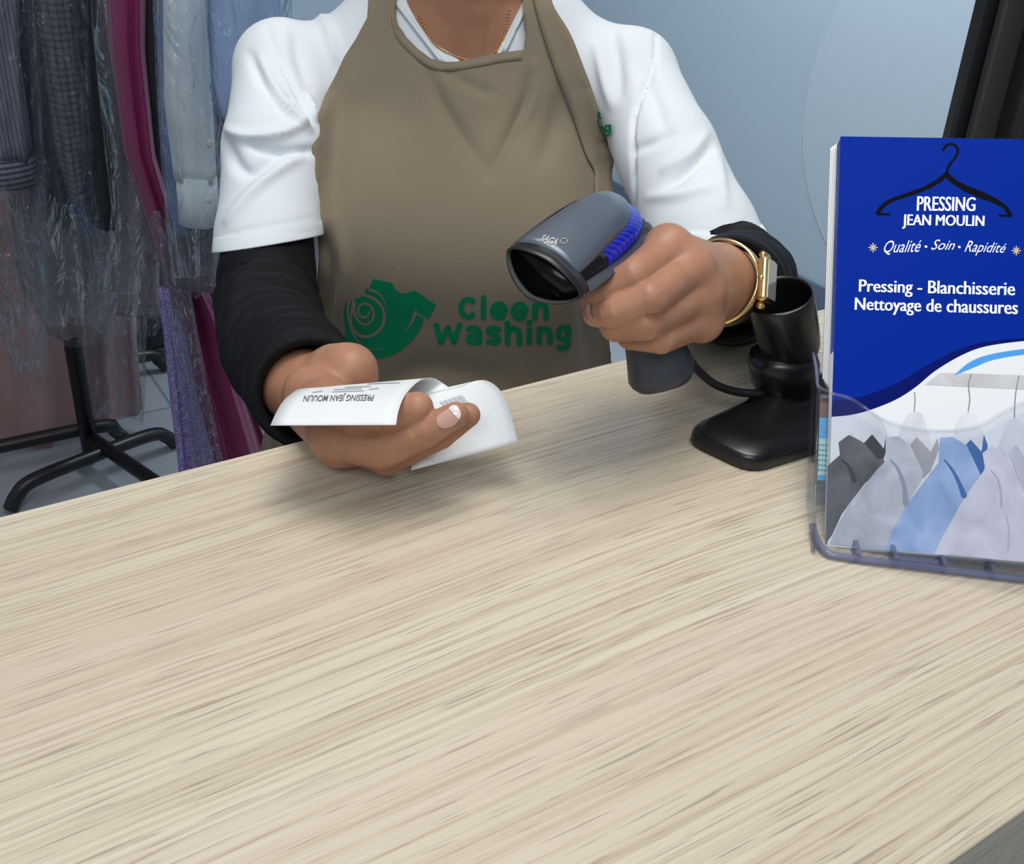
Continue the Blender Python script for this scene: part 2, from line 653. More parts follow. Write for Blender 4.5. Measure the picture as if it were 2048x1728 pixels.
m_wood = wood('light_oak_laminate')
m_woodv = wood('light_oak_laminate_upright', (0, math.radians(90), 0))
ctr = empty('service_counter', (0.6, 0.3, 0))
YF, YB = 0.1045, 0.4957
box('worktop', (-0.9, YF, Z - 0.03), (2.2, YB, Z), m_wood, ctr, 0.0012)
box('front_panel', (-0.88, YF + 0.003, 0.0), (2.18, YF + 0.022, Z - 0.03), m_woodv, ctr)
box('rear_panel', (-0.88, YB - 0.03, 0.0), (2.18, YB - 0.012, Z - 0.03), m_woodv, ctr)
box('end_panel', (2.16, YF + 0.022, 0.0), (2.18, YB - 0.03, Z - 0.03), m_woodv, ctr)
box('end_panel', (-0.88, YF + 0.022, 0.0), (-0.86, YB - 0.03, Z - 0.03), m_woodv, ctr)
tag(ctr, 'pale oak-grain service counter running across the whole foreground', 'counter')

# ------------------------------------------------------------------ garment racks
m_rack = mat('black_rack_metal', (0.012, 0.012, 0.014), 0.35)


def rail_x(y):
    return 0.355 + (2.226 - y) * 0.23


def rack(x0, y0, x1, y1, foot0, foot1, label, extra=None):
    t = empty('garment_rack', (x0, y0, 0))
    tube('pole', [(x0, y0, 0.03), (x0, y0, 0.9), (x0, y0, 1.72)], 0.019, m_rack, t, 14)
    tube('rail', [(x0, y0, 1.72), ((x0 + x1) / 2, (y0 + y1) / 2, 1.72), (x1, y1, 1.72)], 0.014, m_rack, t, 14)
    tube('pole', [(x1, y1, 0.03), (x1, y1, 0.9), (x1, y1, 1.72)], 0.019, m_rack, t, 14)
    f0, f1 = np.array(foot0), np.array(foot1); d = (f1 - f0) / np.linalg.norm(f1 - f0)
    for c in (0, 1):
        sh = np.array([x1 - x0, y1 - y0, 0.0]) * c
        P = [f0 + sh + [0, 0, 0.012], f0 + sh + d * 0.02 + [0, 0, 0.04], f0 + sh + d * 0.06 + [0, 0, 0.062], (f0 + f1) / 2 + sh + [0, 0, 0.065],
             f1 + sh - d * 0.06 + [0, 0, 0.062], f1 + sh - d * 0.02 + [0, 0, 0.04], f1 + sh + [0, 0, 0.012]]
        tube('foot', spline(P, 5), 0.0165, m_rack, t, 12)
    tube('bottom_bar', [(x0, y0, 0.075), ((x0 + x1) / 2, (y0 + y1) / 2, 0.075), (x1, y1, 0.075)], 0.0165, m_rack, t, 12)
    return tag(t, label, 'clothes rack')


rack(0.355, 2.226, rail_x(1.15) + 0.1, 1.15, (0.150, 2.10, 0), (0.548, 2.205, 0), 'black metal garment rack whose T-shaped foot stands on the floor')
rack(0.05, 2.285, 0.25, 2.60, (-0.35, 2.29, 0), (0.446, 2.281, 0), 'black garment rack farther back behind the peach dress')


def panel_rings(rows, Y, t, ripple, nr, seed, n=44, yext=0.0, step=26):
    """rings of a hanging cloth from picture rows (row, left, right) on the upright plane Y"""
    r = np.random.default_rng(seed); ph = r.uniform(0, 6.28, 4)
    rows = sorted(rows); ys = [q[0] for q in rows]; out = []
    m = max(3, int((ys[-1] - ys[0]) / step))
    for py in np.linspace(ys[0], ys[-1], m):
        xl = np.interp(py, ys, [q[1] for q in rows]); xr = np.interp(py, ys, [q[2] for q in rows])
        a, b = on_y(xl, py, Y), on_y(xr, py, Y)
        c = (a + b) / 2; h = (b - a) / 2; fall = (py - ys[0]) / (ys[-1] - ys[0])
        ring = []
        for i in range(n):
            th = 2 * math.pi * i / n
            cs, sn = math.cos(th), math.sin(th)
            rp = ripple * (0.25 + fall) * (math.sin(nr * th + ph[0] + 1.2 * fall) + 0.6 * math.sin((nr * 2 - 1) * th + ph[1] + 2.0 * fall)
                                           + 0.4 * math.sin(2 * th + ph[2] + py * 0.012))
            p = c + h * cs + np.array([0, 1, 0]) * (t * sn * (1 + 0.0 * fall) + rp * abs(sn) ** 0.5 * (1 if sn >= 0 else 1))
            p = p + h / max(np.linalg.norm(h), 1e-6) * rp * 0.25 * cs
            ring.append(p)
        out.append(ring)
    return out


def hook(parent, c, top=1.72):
    P = [(c[0], c[1], c[2] - 0.01), (c[0], c[1], (c[2] + top) / 2), (c[0] + 0.005, c[1], top - 0.02), (c[0] + 0.02, c[1], top + 0.004),
         (c[0], c[1], top + 0.0175), (c[0] - 0.02, c[1], top + 0.004)]
    return tube('hanger_hook', spline(P, 4), 0.0018, m_hook, parent, 6)


m_hook = mat('steel_wire', (0.5, 0.5, 0.52), 0.3, 1.0)


def garment(name, cat, label, rows, Y, t, material, ripple=0.004, nr=5, seed=1, parts=(), rx=None):
    rg = panel_rings(rows, Y, t, ripple, nr, seed)
    top = np.mean(rg[0], axis=0); bot = np.mean(rg[-1], axis=0)
    root = empty(name, tuple(bot))
    # narrow the shoulders towards the hanger
    shoulders = []
    for q, dz in ((0.12, 0.075), (0.45, 0.055), (0.8, 0.03)):
        shoulders.append([top + (p - top) * q + np.array([0, 0, dz]) for p in rg[0]])
    loft('body', shoulders + rg, material, root)
    hook(root, top + np.array([0, 0, 0.075]))
    for pn, prow, pY, pt, pm, prip in parts:
        loft(pn, panel_rings(prow, pY, pt, prip, 4, seed + 5), pm, root)
    return tag(root, label, cat, 'dry-cleaned garments on the rack')


f_peach = fabric('peach_chiffon', (0.42, 0.27, 0.26), 0.15)
f_taupe = fabric('taupe_wool', (0.21, 0.17, 0.165), 0.1)
f_grey = fabric('grey_pinstripe', (0.24, 0.24, 0.30), 0.1)
_v = coords(f_grey, (1, 1, 1)); _N, _L, _b = nodes(f_grey)
_w = _N.new('ShaderNodeTexWave'); _w.inputs['Scale'].default_value = 45; _w.bands_direction = 'X'; _L.new(_v, _w.inputs['Vector'])
base(f_grey, ramp(f_grey, _w.outputs['Fac'], [(0.3, (0.14, 0.14, 0.19)), (0.6, (0.23, 0.23, 0.30))]))
f_rib = fabric('grey_ribbed_hem', (0.2, 0.2, 0.25), 0.1)
_v = coords(f_rib); _N, _L, _b = nodes(f_rib)
_w = _N.new('ShaderNodeTexWave'); _w.inputs['Scale'].default_value = 32; _w.bands_direction = 'Z'; _L.new(_v, _w.inputs['Vector'])
base(f_rib, ramp(f_rib, _w.outputs['Fac'], [(0.25, (0.07, 0.07, 0.1)), (0.6, (0.26, 0.26, 0.33))]))
f_navy = mat('navy_quilted_nylon', (0.012, 0.018, 0.035), 0.35)
bump(f_navy, noise(f_navy, coords(f_navy, (1, 1, 3)), 22, 3), 0.6, 0.006)
f_check = fabric('grey_check_wool', (0.13, 0.135, 0.15), 0.1)
_v = coords(f_check); _N, _L, _b = nodes(f_check)
_wa = _N.new('ShaderNodeTexWave'); _wa.inputs['Scale'].default_value = 28; _wa.bands_direction = 'X'; _L.new(_v, _wa.inputs['Vector'])
_wb = _N.new('ShaderNodeTexWave'); _wb.inputs['Scale'].default_value = 28; _wb.bands_direction = 'Z'; _L.new(_v, _wb.inputs['Vector'])
_cc = mix(f_check, 1.0, ramp(f_check, _wa.outputs['Fac'], [(0.1, (0.62, 0.62, 0.62)), (0.45, (1, 1, 1))]),
          ramp(f_check, _wb.outputs['Fac'], [(0.1, (0.62, 0.62, 0.62)), (0.45, (1, 1, 1))]), 'MULTIPLY')
base(f_check, mix(f_check, 1.0, _cc, (0.14, 0.145, 0.165), 'MULTIPLY'))
f_black = fabric('black_wool', (0.016, 0.017, 0.02), 0.2)
f_blue = fabric('royal_blue_cloth', (0.03, 0.06, 0.17), 0.15)
f_mag = mat('magenta_satin', (0.19, 0.008, 0.085), 0.38, sheen=0.2)
f_lav = mat('lavender_glitter_tulle', (0.20, 0.16, 0.36), 0.6)
base(f_lav, ramp(f_lav, noise(f_lav, coords(f_lav), 260, 2), [(0.42, (0.14, 0.11, 0.28)), (0.62, (0.36, 0.30, 0.58))]))
f_dark = fabric('dark_slate_cloth', (0.03, 0.035, 0.05), 0.2)
f_sky = fabric('pale_blue_cotton', (0.33, 0.45, 0.68), 0.08)
f_mid = fabric('mid_blue_cotton', (0.12, 0.18, 0.38), 0.1)
f_white = fabric('white_cotton', (0.62, 0.70, 0.72), 0.05)
f_mauve = fabric('dark_mauve_cloth', (0.10, 0.075, 0.10), 0.15)
m_button = mat('pearl_button', (0.75, 0.72, 0.65), 0.2)

garment('long_dress', 'dress', 'long peach pleated dress whose hem hangs just above the floor by the rack pole',
        [(-150, -60, 260), (300, -70, 265), (700, -80, 268), (800, -80, 278), (860, -80, 284), (905, -80, 270)], 2.42, 0.05, f_peach, 0.022, 9, 3)
garment('skirt_suit', 'coat', 'taupe long coat hanging in front of the rack pole, hem at the plastic edge',
        [(-120, 40, 250), (200, 30, 235), (380, 20, 222), (560, 40, 215), (640, 88, 218), (668, 98, 214)], 2.13, 0.035, f_taupe, 0.010, 5, 6)
garment('wool_coat', 'coat', 'taupe coat with its hem beside the magenta gown, in clear plastic',
        [(-120, 160, 330), (380, 180, 322), (560, 195, 318), (622, 205, 322)], 2.06, 0.03, f_taupe, 0.008, 4, 9)
garment('striped_blouse', 'blouse', 'grey pinstriped blouse with a ribbed hem at the far left edge', [(-120, -90, 40), (100, -80, 38), (250, -80, 58), (315, -80, 66)], 1.93, 0.03, f_grey,
        0.005, 5, 11, [('ribbed_hem', [(312, -82, 69), (345, -82, 73), (370, -80, 74)], 1.93, 0.033, f_rib, 0.001)])
garment('quilted_jacket', 'jacket', 'shiny dark navy quilted jacket behind the grey pinstriped blouse',
        [(-120, 0, 110), (60, 5, 100), (200, 20, 115), (330, 60, 130), (445, 92, 140)], 2.0, 0.03, f_navy, 0.010, 4, 12)
garment('checked_jacket', 'jacket', 'grey checked wool jacket sleeve hanging between the navy and black coats',
        [(-120, 70, 150), (60, 78, 152), (180, 95, 168), (300, 112, 170), (395, 138, 168)], 1.9, 0.03, f_check, 0.005, 4, 13,
        [('cuff', [(380, 134, 170), (392, 138, 170), (402, 142, 168)], 1.9, 0.032, f_check, 0.001)])
garment('blue_skirt', 'skirt', 'royal blue cloth showing below the grey checked sleeve', [(-60, 120, 190), (300, 130, 190), (400, 138, 196), (474, 166, 182)], 1.97, 0.02, f_blue, 0.005, 3, 14)
garment('black_coat', 'coat', 'black wool coat hanging left of the magenta gown',
        [(-120, 138, 200), (90, 150, 196), (180, 170, 205), (300, 180, 222), (400, 188, 232), (448, 186, 230)], 1.86, 0.03, f_black, 0.009, 4, 15,
        [('cuff', [(425, 186, 231), (437, 186, 232), (449, 186, 231)], 1.86, 0.034, f_dark, 0.001)])
garment('dark_jacket', 'jacket', 'slate dark jacket between the magenta gown and the blue shirt',
        [(-120, 285, 330), (100, 292, 328), (300, 300, 336), (430, 320, 346), (445, 322, 345)], 1.72, 0.02, f_dark, 0.004, 3, 16)
garment('evening_gown', 'dress', 'long magenta satin gown sweeping down beside the attendant',
        [(-150, 205, 292), (100, 222, 288), (300, 250, 308), (420, 288, 345), (520, 322, 392), (620, 350, 448), (760, 378, 488), (900, 402, 540), (1000, 415, 560)], 1.72, 0.04, f_mag,
        0.016, 6, 17, [('tulle_edge', [(575, 316, 338), (620, 322, 352), (680, 330, 372), (800, 342, 396), (930, 356, 430), (1000, 360, 445)], 1.68, 0.012, f_lav, 0.006)])
garment('mauve_skirt', 'skirt', 'dark mauve skirt hem below the white shirt', [(-60, 350, 420), (400, 342, 440), (520, 332, 446), (572, 345, 440)], 1.62, 0.025, f_mauve, 0.006, 4, 18)
garment('blue_shirt', 'shirt', 'mid blue shirt seen as a thin strip left of the white shirt',
        [(-120, 312, 350), (100, 316, 350), (300, 326, 350), (420, 338, 362), (462, 350, 368)], 1.58, 0.02, f_mid, 0.003, 3, 19)
gw = garment('white_shirt', 'shirt', 'white shirt sleeve with buttoned cuff hanging beside the attendant',
             [(-120, 325, 412), (60, 328, 414), (200, 330, 424), (360, 350, 432)], 1.54, 0.022, f_white, 0.004, 4, 20,
             [('cuff', [(352, 352, 433), (360, 353, 436), (440, 358, 437), (448, 359, 428)], 1.54, 0.025, f_white, 0.0008)])
for _px, _py in ((419, 286), (416, 400)):
    _p = on_y(_px, _py, 1.54 - 0.0225)
    loft('button', [[_p + np.array([r_ * math.cos(a), -d_, r_ * math.sin(a)]) for a in np.arange(12) * math.pi / 6] for r_, d_ in ((0.0052, 0), (0.0052, 0.002), (0.003, 0.0026))],
         m_button, gw)
garment('light_blue_shirt', 'shirt', 'pale blue shirt in plastic just behind the attendant\'s shoulder',
        [(-120, 410, 560), (60, 420, 560), (160, 424, 560), (240, 444, 545), (255, 460, 520)], 1.46, 0.03, f_sky, 0.007, 4, 21)

# ---- clear bags over the garments
m_bag = clear_plastic('garment_bag_film', (0.93, 0.95, 0.98), 0.03, 0.6, 0.07, 24, 0.045, edge=0.12)


def bag(label, rows, Y, t, seed, ripple=0.006):
    rg = panel_rings(rows, Y, t, ripple, 5, seed, 60, step=14)
    v, f = loft_data(rg, cap=False)
    o = mesh('garment_bag', v, f, m_bag)
    return tag(o, label, 'plastic bag', 'clear plastic bags over the garments')


bag('clear plastic bag over the grey pinstriped blouse at the far left', [(-130, -110, 70), (200, -100, 84), (420, -90, 92), (700, 8, 95), (765, 28, 90)], 1.9, 0.05, 31)
bag('clear plastic bag over the grey checked jacket and long taupe coat', [(-130, 50, 175), (120, 58, 180), (330, 70, 188), (480, 60, 215), (640, 88, 222), (672, 96, 216)], 1.84, 0.05, 32)
bag('clear plastic bag over the black coat beside the magenta gown', [(-130, 180, 255), (60, 186, 262), (250, 206, 300), (420, 224, 322), (560, 210, 328), (650, 200, 318)], 1.79, 0.05, 33)
bag('long clear plastic bag reaching down over the peach dress', [(300, 100, 300), (500, 130, 300), (680, 150, 292), (800, 170, 288), (850, 180, 284)], 2.3, 0.05, 34)
bag('clear plastic bag over the white shirt and mauve skirt', [(-130, 300, 430), (200, 316, 440), (420, 330, 448), (560, 345, 444), (575, 350, 440)], 1.5, 0.045, 35)
bag('clear plastic bag over the pale blue shirt behind the shoulder', [(-130, 405, 580), (100, 418, 580), (200, 424, 580), (262, 452, 540)], 1.42, 0.045, 36)
bag('long clear plastic bag trailing along the magenta gown', [(430, 300, 348), (600, 334, 384), (760, 362, 412), (900, 384, 442), (1000, 396, 462)], 1.62, 0.02, 37, 0.006)
# ------------------------------------------------------------------ the attendant
def pc(p):
    p = np.asarray(p); return np.array([p @ RT, p @ HD, p[2]])


def pa(px, py, d):
    return pc(at(px, py, d))


def from_person(V):
    return V[:, :1] * RT + V[:, 1:2] * HD + V[:, 2:] * np.array([[0, 0, 1.0]])


m_skin = mat('skin', (0.40, 0.22, 0.15), 0.45, spec=0.35, sss=0.15)
_v = coords(m_skin)
_c = ramp(m_skin, noise(m_skin, _v, 38, 3), [(0.3, (0.345, 0.165, 0.098)), (0.7, (0.46, 0.235, 0.145))])
base(m_skin, mix(m_skin, ramp(m_skin, noise(m_skin, _v, 260, 2), [(0.55, (0, 0, 0)), (0.8, (0.35, 0.35, 0.35))]), _c, (0.40, 0.17, 0.12)))
bump(m_skin, noise(m_skin, _v, 900, 2), 0.12, 0.0006)
m_tunic = fabric('white_tunic_cotton', (0.74, 0.79, 0.84), 0.02, 1500, 0.8, 0.1, 0.15, 5)
m_apron = fabric('beige_apron_twill', (0.228, 0.188, 0.135), 0.07, 1300, 0.9, 0.15, 0.5, 9)
m_blacksleeve = fabric('black_jersey', (0.0042, 0.0047, 0.0068), 0.2, 900, 0.7, 0.0, 0.2)
m_hair = mat('dark_hair', (0.012, 0.009, 0.008), 0.45)
m_trouser = fabric('black_trousers', (0.014, 0.014, 0.017))
m_gold = mat('gold', (0.85, 0.62, 0.28), 0.22, 1.0)
m_green = mat('green_print', (0.0, 0.20, 0.09), 0.7, spec=0.2)
m_nail = mat('fingernail', (0.62, 0.36, 0.30), 0.12, spec=0.6, coat=0.6)
m_nailtip = mat('fingernail_tip', (0.85, 0.72, 0.70), 0.1, spec=0.6, coat=0.8)

CX = -0.078
SHL, SHR = np.array([-0.203, 1.0, 1.200]), np.array([0.050, 1.0, 1.222])
LA = [pa(566, 140, .945), pa(551, 300, .905), pa(537, 600, .865)]      # arm at image left: shoulder, mid, elbow
LF = [LA[2], pa(585, 720, .75), pa(625, 782, .64)]
RA = [pa(1262, 152, .945), pa(1333, 310, .90), pa(1466, 562, .835)]
RF = [RA[2], pa(1468, 575, .74), pa(1440, 570, .645)]


def torso(f, g, arms=True):
    """g grows every measure (clothes over the body)"""
    f.add(ball((CX, 1.0, 1.10), (.150 + g, .096 + g, .17 + g)))
    f.add(ball((CX + .002, 1.0, .93), (.138 + g, .092 + g, .20 + g)), .06)
    f.add(ball((CX + .003, 1.01, .78), (.170 + g, .115 + g, .17 + g)), .06)
    f.add(cone(SHL, (CX - .05, 1.01, 1.252), .036 + g, .040 + g), .05)
    f.add(cone(SHR, (CX + .05, 1.01, 1.262), .036 + g, .040 + g), .05)
    f.add(cone((CX - .05, 1.01, 1.252), (CX + .05, 1.01, 1.262), .040 + g, .040 + g), .03)
    for s in (-1, 1):
        f.add(ball((CX + s * .066, .925, 1.085), (.062 + g, .055 + g, .062 + g)), .045)
    return f


# ---- body: head, neck, chest, arms in one coarse field, the hands in finer ones, all one mesh
fb = Field((-.40, .58, .62), (.30, 1.18, 1.62), .005)
torso(fb, -.006)
fb.add(cone((CX, 1.01, 1.20), (CX, .985, 1.37), .056, .050), .04)
fb.add(ball((CX, .975, 1.475), (.070, .088, .105)), .03)
fb.add(ball((CX, .93, 1.425), (.050, .050, .055)), .03)                 # jaw
fb.add(cone((CX, .892, 1.485), (CX, .872, 1.452), .010, .014), .012)    # nose
for s in (-1, 1):
    fb.add(ball((CX + s * .072, .985, 1.465), (.010, .02, .03)), .008)  # ears
    fb.cut(ball((CX + s * .030, .885, 1.487), (.016, .010, .009)), .01)
    fb.add(ball((CX + s * .030, .901, 1.4955), (.015, .009, .0035)), .003)
fb.add(ball((CX, .886, 1.418), (.022, .010, .006)), .006)               # mouth
fb.add(ball((CX, .884, 1.409), (.018, .010, .006)), .004)
chain_into(fb, [SHL] + LA, [.034, .035, .035, .034], .04, .012)
chain_into(fb, [SHR] + RA, [.034, .035, .035, .034], .04, .012)
chain_into(fb, LF[:2], [.036, .031], .02)
chain_into(fb, [RF[0], RF[1]], [.036, .030], .02)
Vb, Fb = fb.mesh(); Vb = from_person(Vb)


def hand(palm, fingers, carve=(), h=.001, kp=.007, kf=.0045):
    """palm: list of (a, b, ra, rb); fingers: list of (points, radii); world coordinates"""
    pts = np.array([q for a, b, *_ in palm for q in (a, b)] + [q for P, r in fingers for q in P])
    lo, hi = pts.min(0) - .04, pts.max(0) + .04
    A = Field(lo, hi, h); G = Field(lo, hi, h)
    for a, b, ra, rb in palm:
        A.add(cone(a, b, ra, rb), kp)
    for P, r in fingers:
        T = Field(lo, hi, h)
        chain_into(T, P, r, .0, .0006)
        G.merge(T, .0006)
    A.merge(G, kf)
    for c, k in carve:
        A.cut(c, k)
    return A.mesh()


# right hand (image left), palm up, fingers curling round the receipt
W_ = at(598, 772, .655)
iM, mM, rM, lM = at(678, 878, .582), at(690, 878, .600), at(705, 872, .617), at(715, 850, .632)
palm = [(at(560, 735, .74), W_, .027, .0225),
        (W_, iM, .0205, .0150), (W_, mM, .020, .0150), (W_, rM, .020, .0145), (W_, lM, .020, .0135),
        (iM, mM, .0150, .0150), (mM, rM, .0150, .0145), (rM, lM, .0145, .0135),
        (W_, at(690, 742, .628), .0185, .0150), (at(668, 738, .632), at(702, 744, .622), .0150, .0150),      # heel on the little-finger side
        (at(702, 740, .622), at(722, 800, .624), .0145, .0115),
        (at(622, 785, .615), at(655, 810, .597), .0165, .0150)]      # base of the thumb
fing = [([iM, at(764, 903, .556), at(848, 864, .543), at(912, 830, .538)], [.0125, .0098, .0088, .0070]),
        ([mM, at(772, 917, .580), at(880, 868, .562), at(936, 830, .556)], [.0122, .0098, .0085, .0068]),
        ([rM, at(782, 905, .607), at(850, 880, .600), at(862, 850, .600)], [.0115, .0093, .0080, .0068]),
        ([lM, at(775, 880, .630), at(815, 870, .628), at(822, 850, .622)], [.0105, .0083, .0072, .0062]),
        ([at(650, 808, .597), at(722, 838, .567), at(790, 826, .546), at(835, 815, .540)], [.0140, .0110, .0098, .0085])]
carve = [(cone(at(634, 742, .622), at(650, 775, .606), .0022, .0012), .004)
         ]
FINGL = fing

# left hand (image right), wrapped round the scanner handle
w2 = at(1432, 566, .640)
im, mm, rm, lm = at(1336, 497, .582), at(1379, 537, .583), at(1398, 588, .590), at(1403, 640, .600)
palm2 = [(at(1462, 578, .72), w2, .028, .0235),
         (w2, im, .0215, .0125), (w2, mm, .021, .0125), (w2, rm, .0205, .0122), (w2, lm, .0195, .0118),
         (im, mm, .0125, .0125), (mm, rm, .0125, .0122), (rm, lm, .0122, .0118)]
fing2 = [([im, at(1268, 553, .557), at(1210, 585, .563), at(1184, 598, .574)], [.0112, .0098, .0088, .0074]),
         ([mm, at(1300, 597, .552), at(1228, 625, .557), at(1192, 626, .573)], [.0112, .0100, .0092, .0078]),
         ([rm, at(1292, 646, .558), at(1232, 652, .566), at(1222, 648, .590)], [.0110, .0097, .0088, .0074]),
         ([lm, at(1322, 676, .572), at(1262, 671, .582), at(1250, 664, .600)], [.0102, .0090, .0082, .0070]),
         ([at(1392, 545, .620), at(1325, 510, .622), at(1270, 520, .632), at(1235, 540, .640)], [.0150, .0115, .0098, .0080])]
def knuckle_lines(p, along, cam_up, r, n=3, step=.0026):
    """short furrows across the back of a finger joint"""
    a = along / np.linalg.norm(along); toC = CAM - p; toC /= np.linalg.norm(toC)
    toC = toC - a * (toC @ a); toC /= np.linalg.norm(toC); sd = np.cross(a, toC)
    out = []
    for k in range(n):
        c = p + a * (k - (n - 1) / 2) * step
        q = [c + r * 1.02 * (toC * math.cos(t) + sd * math.sin(t)) for t in (-.55, -.2, .2, .55)]
        out += [(cone(u, v, .00035, .00035), .0016) for u, v in zip(q[:-1], q[1:])]
    return out


carve2 = []
for Pts, rad in fing2[:4]:
    carve2 += knuckle_lines(Pts[1], Pts[2] - Pts[0], None, rad[1])
    carve2 += knuckle_lines(Pts[2], Pts[3] - Pts[1], None, rad[2], 2)
Vr, Fr = hand(palm2, fing2, carve2)

for Pts, rad in FINGL[:1]:
    carve += knuckle_lines(Pts[1], Pts[2] - Pts[0], None, rad[1])
    carve += knuckle_lines(Pts[2], Pts[3] - Pts[1], None, rad[2], 3, .002)
Vl, Fl = hand(palm, FINGL, carve)
Vall = np.vstack([Vb, Vl, Vr])
Fall = np.vstack([Fb, Fl + len(Vb), Fr + len(Vb) + len(Vl)])
person = mesh('person', Vall, Fall, m_skin, fix=False)
tag(person, 'person in white tunic and beige apron holding a scanner and a receipt behind the counter', 'person')

# ---- fingernails
bv = bvh_of(person)
K = lambda x, y: (780 + x / 7.2, 720 + y / 7.2)
nl = [K(*q) for q in ((672, 850), (700, 800), (770, 750), (850, 705), (900, 664), (960, 672), (1004, 730), (1012, 800), (985, 865), (925, 930), (840, 968), (745, 974), (690, 930))]
decal('fingernail', *poly2d(spline(nl + nl[:1], 3)[:-1], 2.2), bv, .0004, m_nail, person)
nt = [K(*q) for q in ((850, 706), (900, 664), (962, 674), (1006, 740), (1012, 800), (990, 850), (940, 800), (890, 745))]
decal('fingernail', *poly2d(spline(nt + nt[:1], 3)[:-1], 2.2), bv, .0007, m_nailtip, person)
L5 = lambda x, y: (1150 + x / 5.76, 420 + y / 5.76)
n2 = [L5(*q) for q in ((190, 1070), (150, 1085), (128, 1140), (140, 1200), (180, 1245), (220, 1255), (190, 1190), (186, 1130))]
decal('fingernail', *poly2d(n2, 2.2), bv, .0005, m_nail, person)

# ---- tunic
ft = Field((-.36, .76, .60), (.24, 1.14, 1.29), .003)
torso(ft, .006)
fsl = Field((-.36, .76, .60), (.24, 1.14, 1.29), .003)
chain_into(fsl, [SHL, LA[0], LA[1], pa(538, 480, .885), pa(536, 570, .87)], [.039, .0430, .0445, .0440, .0445], 0, .01)
chain_into(fsl, [SHR, RA[0], RA[1], pa(1402, 470, .865), pa(1440, 550, .85)], [.037, .0405, .0430, .0455, .0460], 0, .01)


def half(p, n, lo, hi):
    p = np.asarray(p); n = np.asarray(n) / np.linalg.norm(n)
    return (lambda x, y, z: -((x - p[0]) * n[0] + (y - p[1]) * n[1] + (z - p[2]) * n[2])), np.asarray(lo), np.asarray(hi)


# sleeve hems: cut squarely across each arm
def hem_normal(p, q, c, arm):
    n = np.cross(q - p, c - p); n /= np.linalg.norm(n)
    return n if n @ arm > 0 else -n


hl = [pa(438, 499, .885), pa(640, 468, .885), pa(540, 487, .838)]
hr = [pa(1310, 470, .865), pa(1515, 466, .868), pa(1425, 492, .820)]
fsl.cut(half(hl[0], hem_normal(*hl, LA[2] - LA[1]), (-.36, .76, .60), (-.08, 1.14, 1.16)))
fsl.cut(half(hr[0], hem_normal(*hr, RA[2] - RA[1]), (-.02, .76, .60), (.24, 1.14, 1.20)))
ft.merge(fsl, .022)
# neck opening with its V
vP = np.array([pa(790, -40, .86), pa(796, 0, .86), pa(893, 126, .86), pa(935, 128, .86), pa(1000, 104, .86), pa(1052, 0, .86), pa(1056, -40, .86)])


def wedge(x, y, z):
    a, b, c, d = vP[1], vP[2], vP[4], vP[5]
    n1 = np.array([-(b - a)[2], (b - a)[0]]); n1 /= np.linalg.norm(n1)
    n2 = np.array([-(d - c)[2], (d - c)[0]]); n2 /= np.linalg.norm(n2)
    s1 = -((x - a[0]) * n1[0] + (z - a[2]) * n1[1]); s2 = -((x - c[0]) * n2[0] + (z - c[2]) * n2[1])
    return np.maximum(np.maximum(s1, s2), y - 1.03) + 0 * x


ft.cut((wedge, np.array([-.2, .76, 1.05]), np.array([.08, 1.03, 1.29])))
ft.cut(cone((CX, 1.03, 1.15), (CX, 1.01, 1.33), .055, .062), .004)
Vt, Ft = ft.mesh(); Vt = from_person(Vt)


def normals(V, Fq):
    n = np.cross(V[Fq[:, 2]] - V[Fq[:, 0]], V[Fq[:, 3]] - V[Fq[:, 1]])
    N_ = np.zeros_like(V)
    for i in range(4):
        np.add.at(N_, Fq[:, i], n)
    return N_ / (np.linalg.norm(N_, axis=1)[:, None] + 1e-12)


def crease(V, Nn, lines):
    """raise or sink soft folds along lines given as they are seen, on the near side only"""
    px = to_px(V); fac = ((CAM - V) * Nn).sum(1) > 0
    out = V.copy()
    for P, wd, amp in lines:
        P = spline(P, 5); d = np.full(len(V), 1e9); tt = np.zeros(len(V))
        for i, (a, b) in enumerate(zip(P[:-1], P[1:])):
            e = b - a; t = np.clip(((px - a) @ e) / (e @ e), 0, 1)
            q = np.linalg.norm(px - a - t[:, None] * e, axis=1)
            m = q < d; d[m] = q[m]; tt[m] = (i + t[m]) / (len(P) - 1)
        am = amp * np.exp(-(d / wd) ** 2) * np.sin(np.pi * np.clip(tt * .9 + .05, 0, 1)) ** .5 * fac
        out += Nn * am[:, None]
    return out


tl = [([(455, 262), (500, 275), (560, 268), (610, 245)], 9, .005), ([(500, 288), (530, 300), (580, 304), (632, 300)], 8, -.005),
      ([(445, 270), (475, 330), (510, 345), (560, 310)], 13, -.004), ([(455, 440), (500, 390), (540, 350), (600, 312)], 10, .004),
      ([(500, 110), (530, 170), (570, 230)], 10, -.004), ([(520, 120), (550, 180), (600, 240)], 9, .004), ([(560, 200), (590, 232), (622, 262)], 5, .004),
      ([(575, 195), (600, 225), (625, 245)], 4, -.004), ([(590, 60), (600, 110), (620, 170)], 16, -.004), ([(640, 30), (660, 70), (672, 120)], 11, .004),
      ([(615, 190), (622, 220), (630, 240)], 4, .005),
      ([(1270, 300), (1310, 285), (1350, 265)], 9, -.003), ([(1330, 340), (1380, 310), (1410, 270)], 10, .004), ([(1340, 370), (1380, 340), (1420, 300)], 9, -.004),
      ([(1300, 395), (1360, 390), (1430, 370)], 10, .003), ([(1430, 300), (1440, 350), (1450, 410)], 10, .003), ([(1225, 60), (1235, 120), (1240, 190)], 12, -.003),
      ([(1190, 90), (1205, 150), (1222, 210)], 9, .003), ([(1285, 130), (1310, 200), (1330, 260)], 14, -.003)]
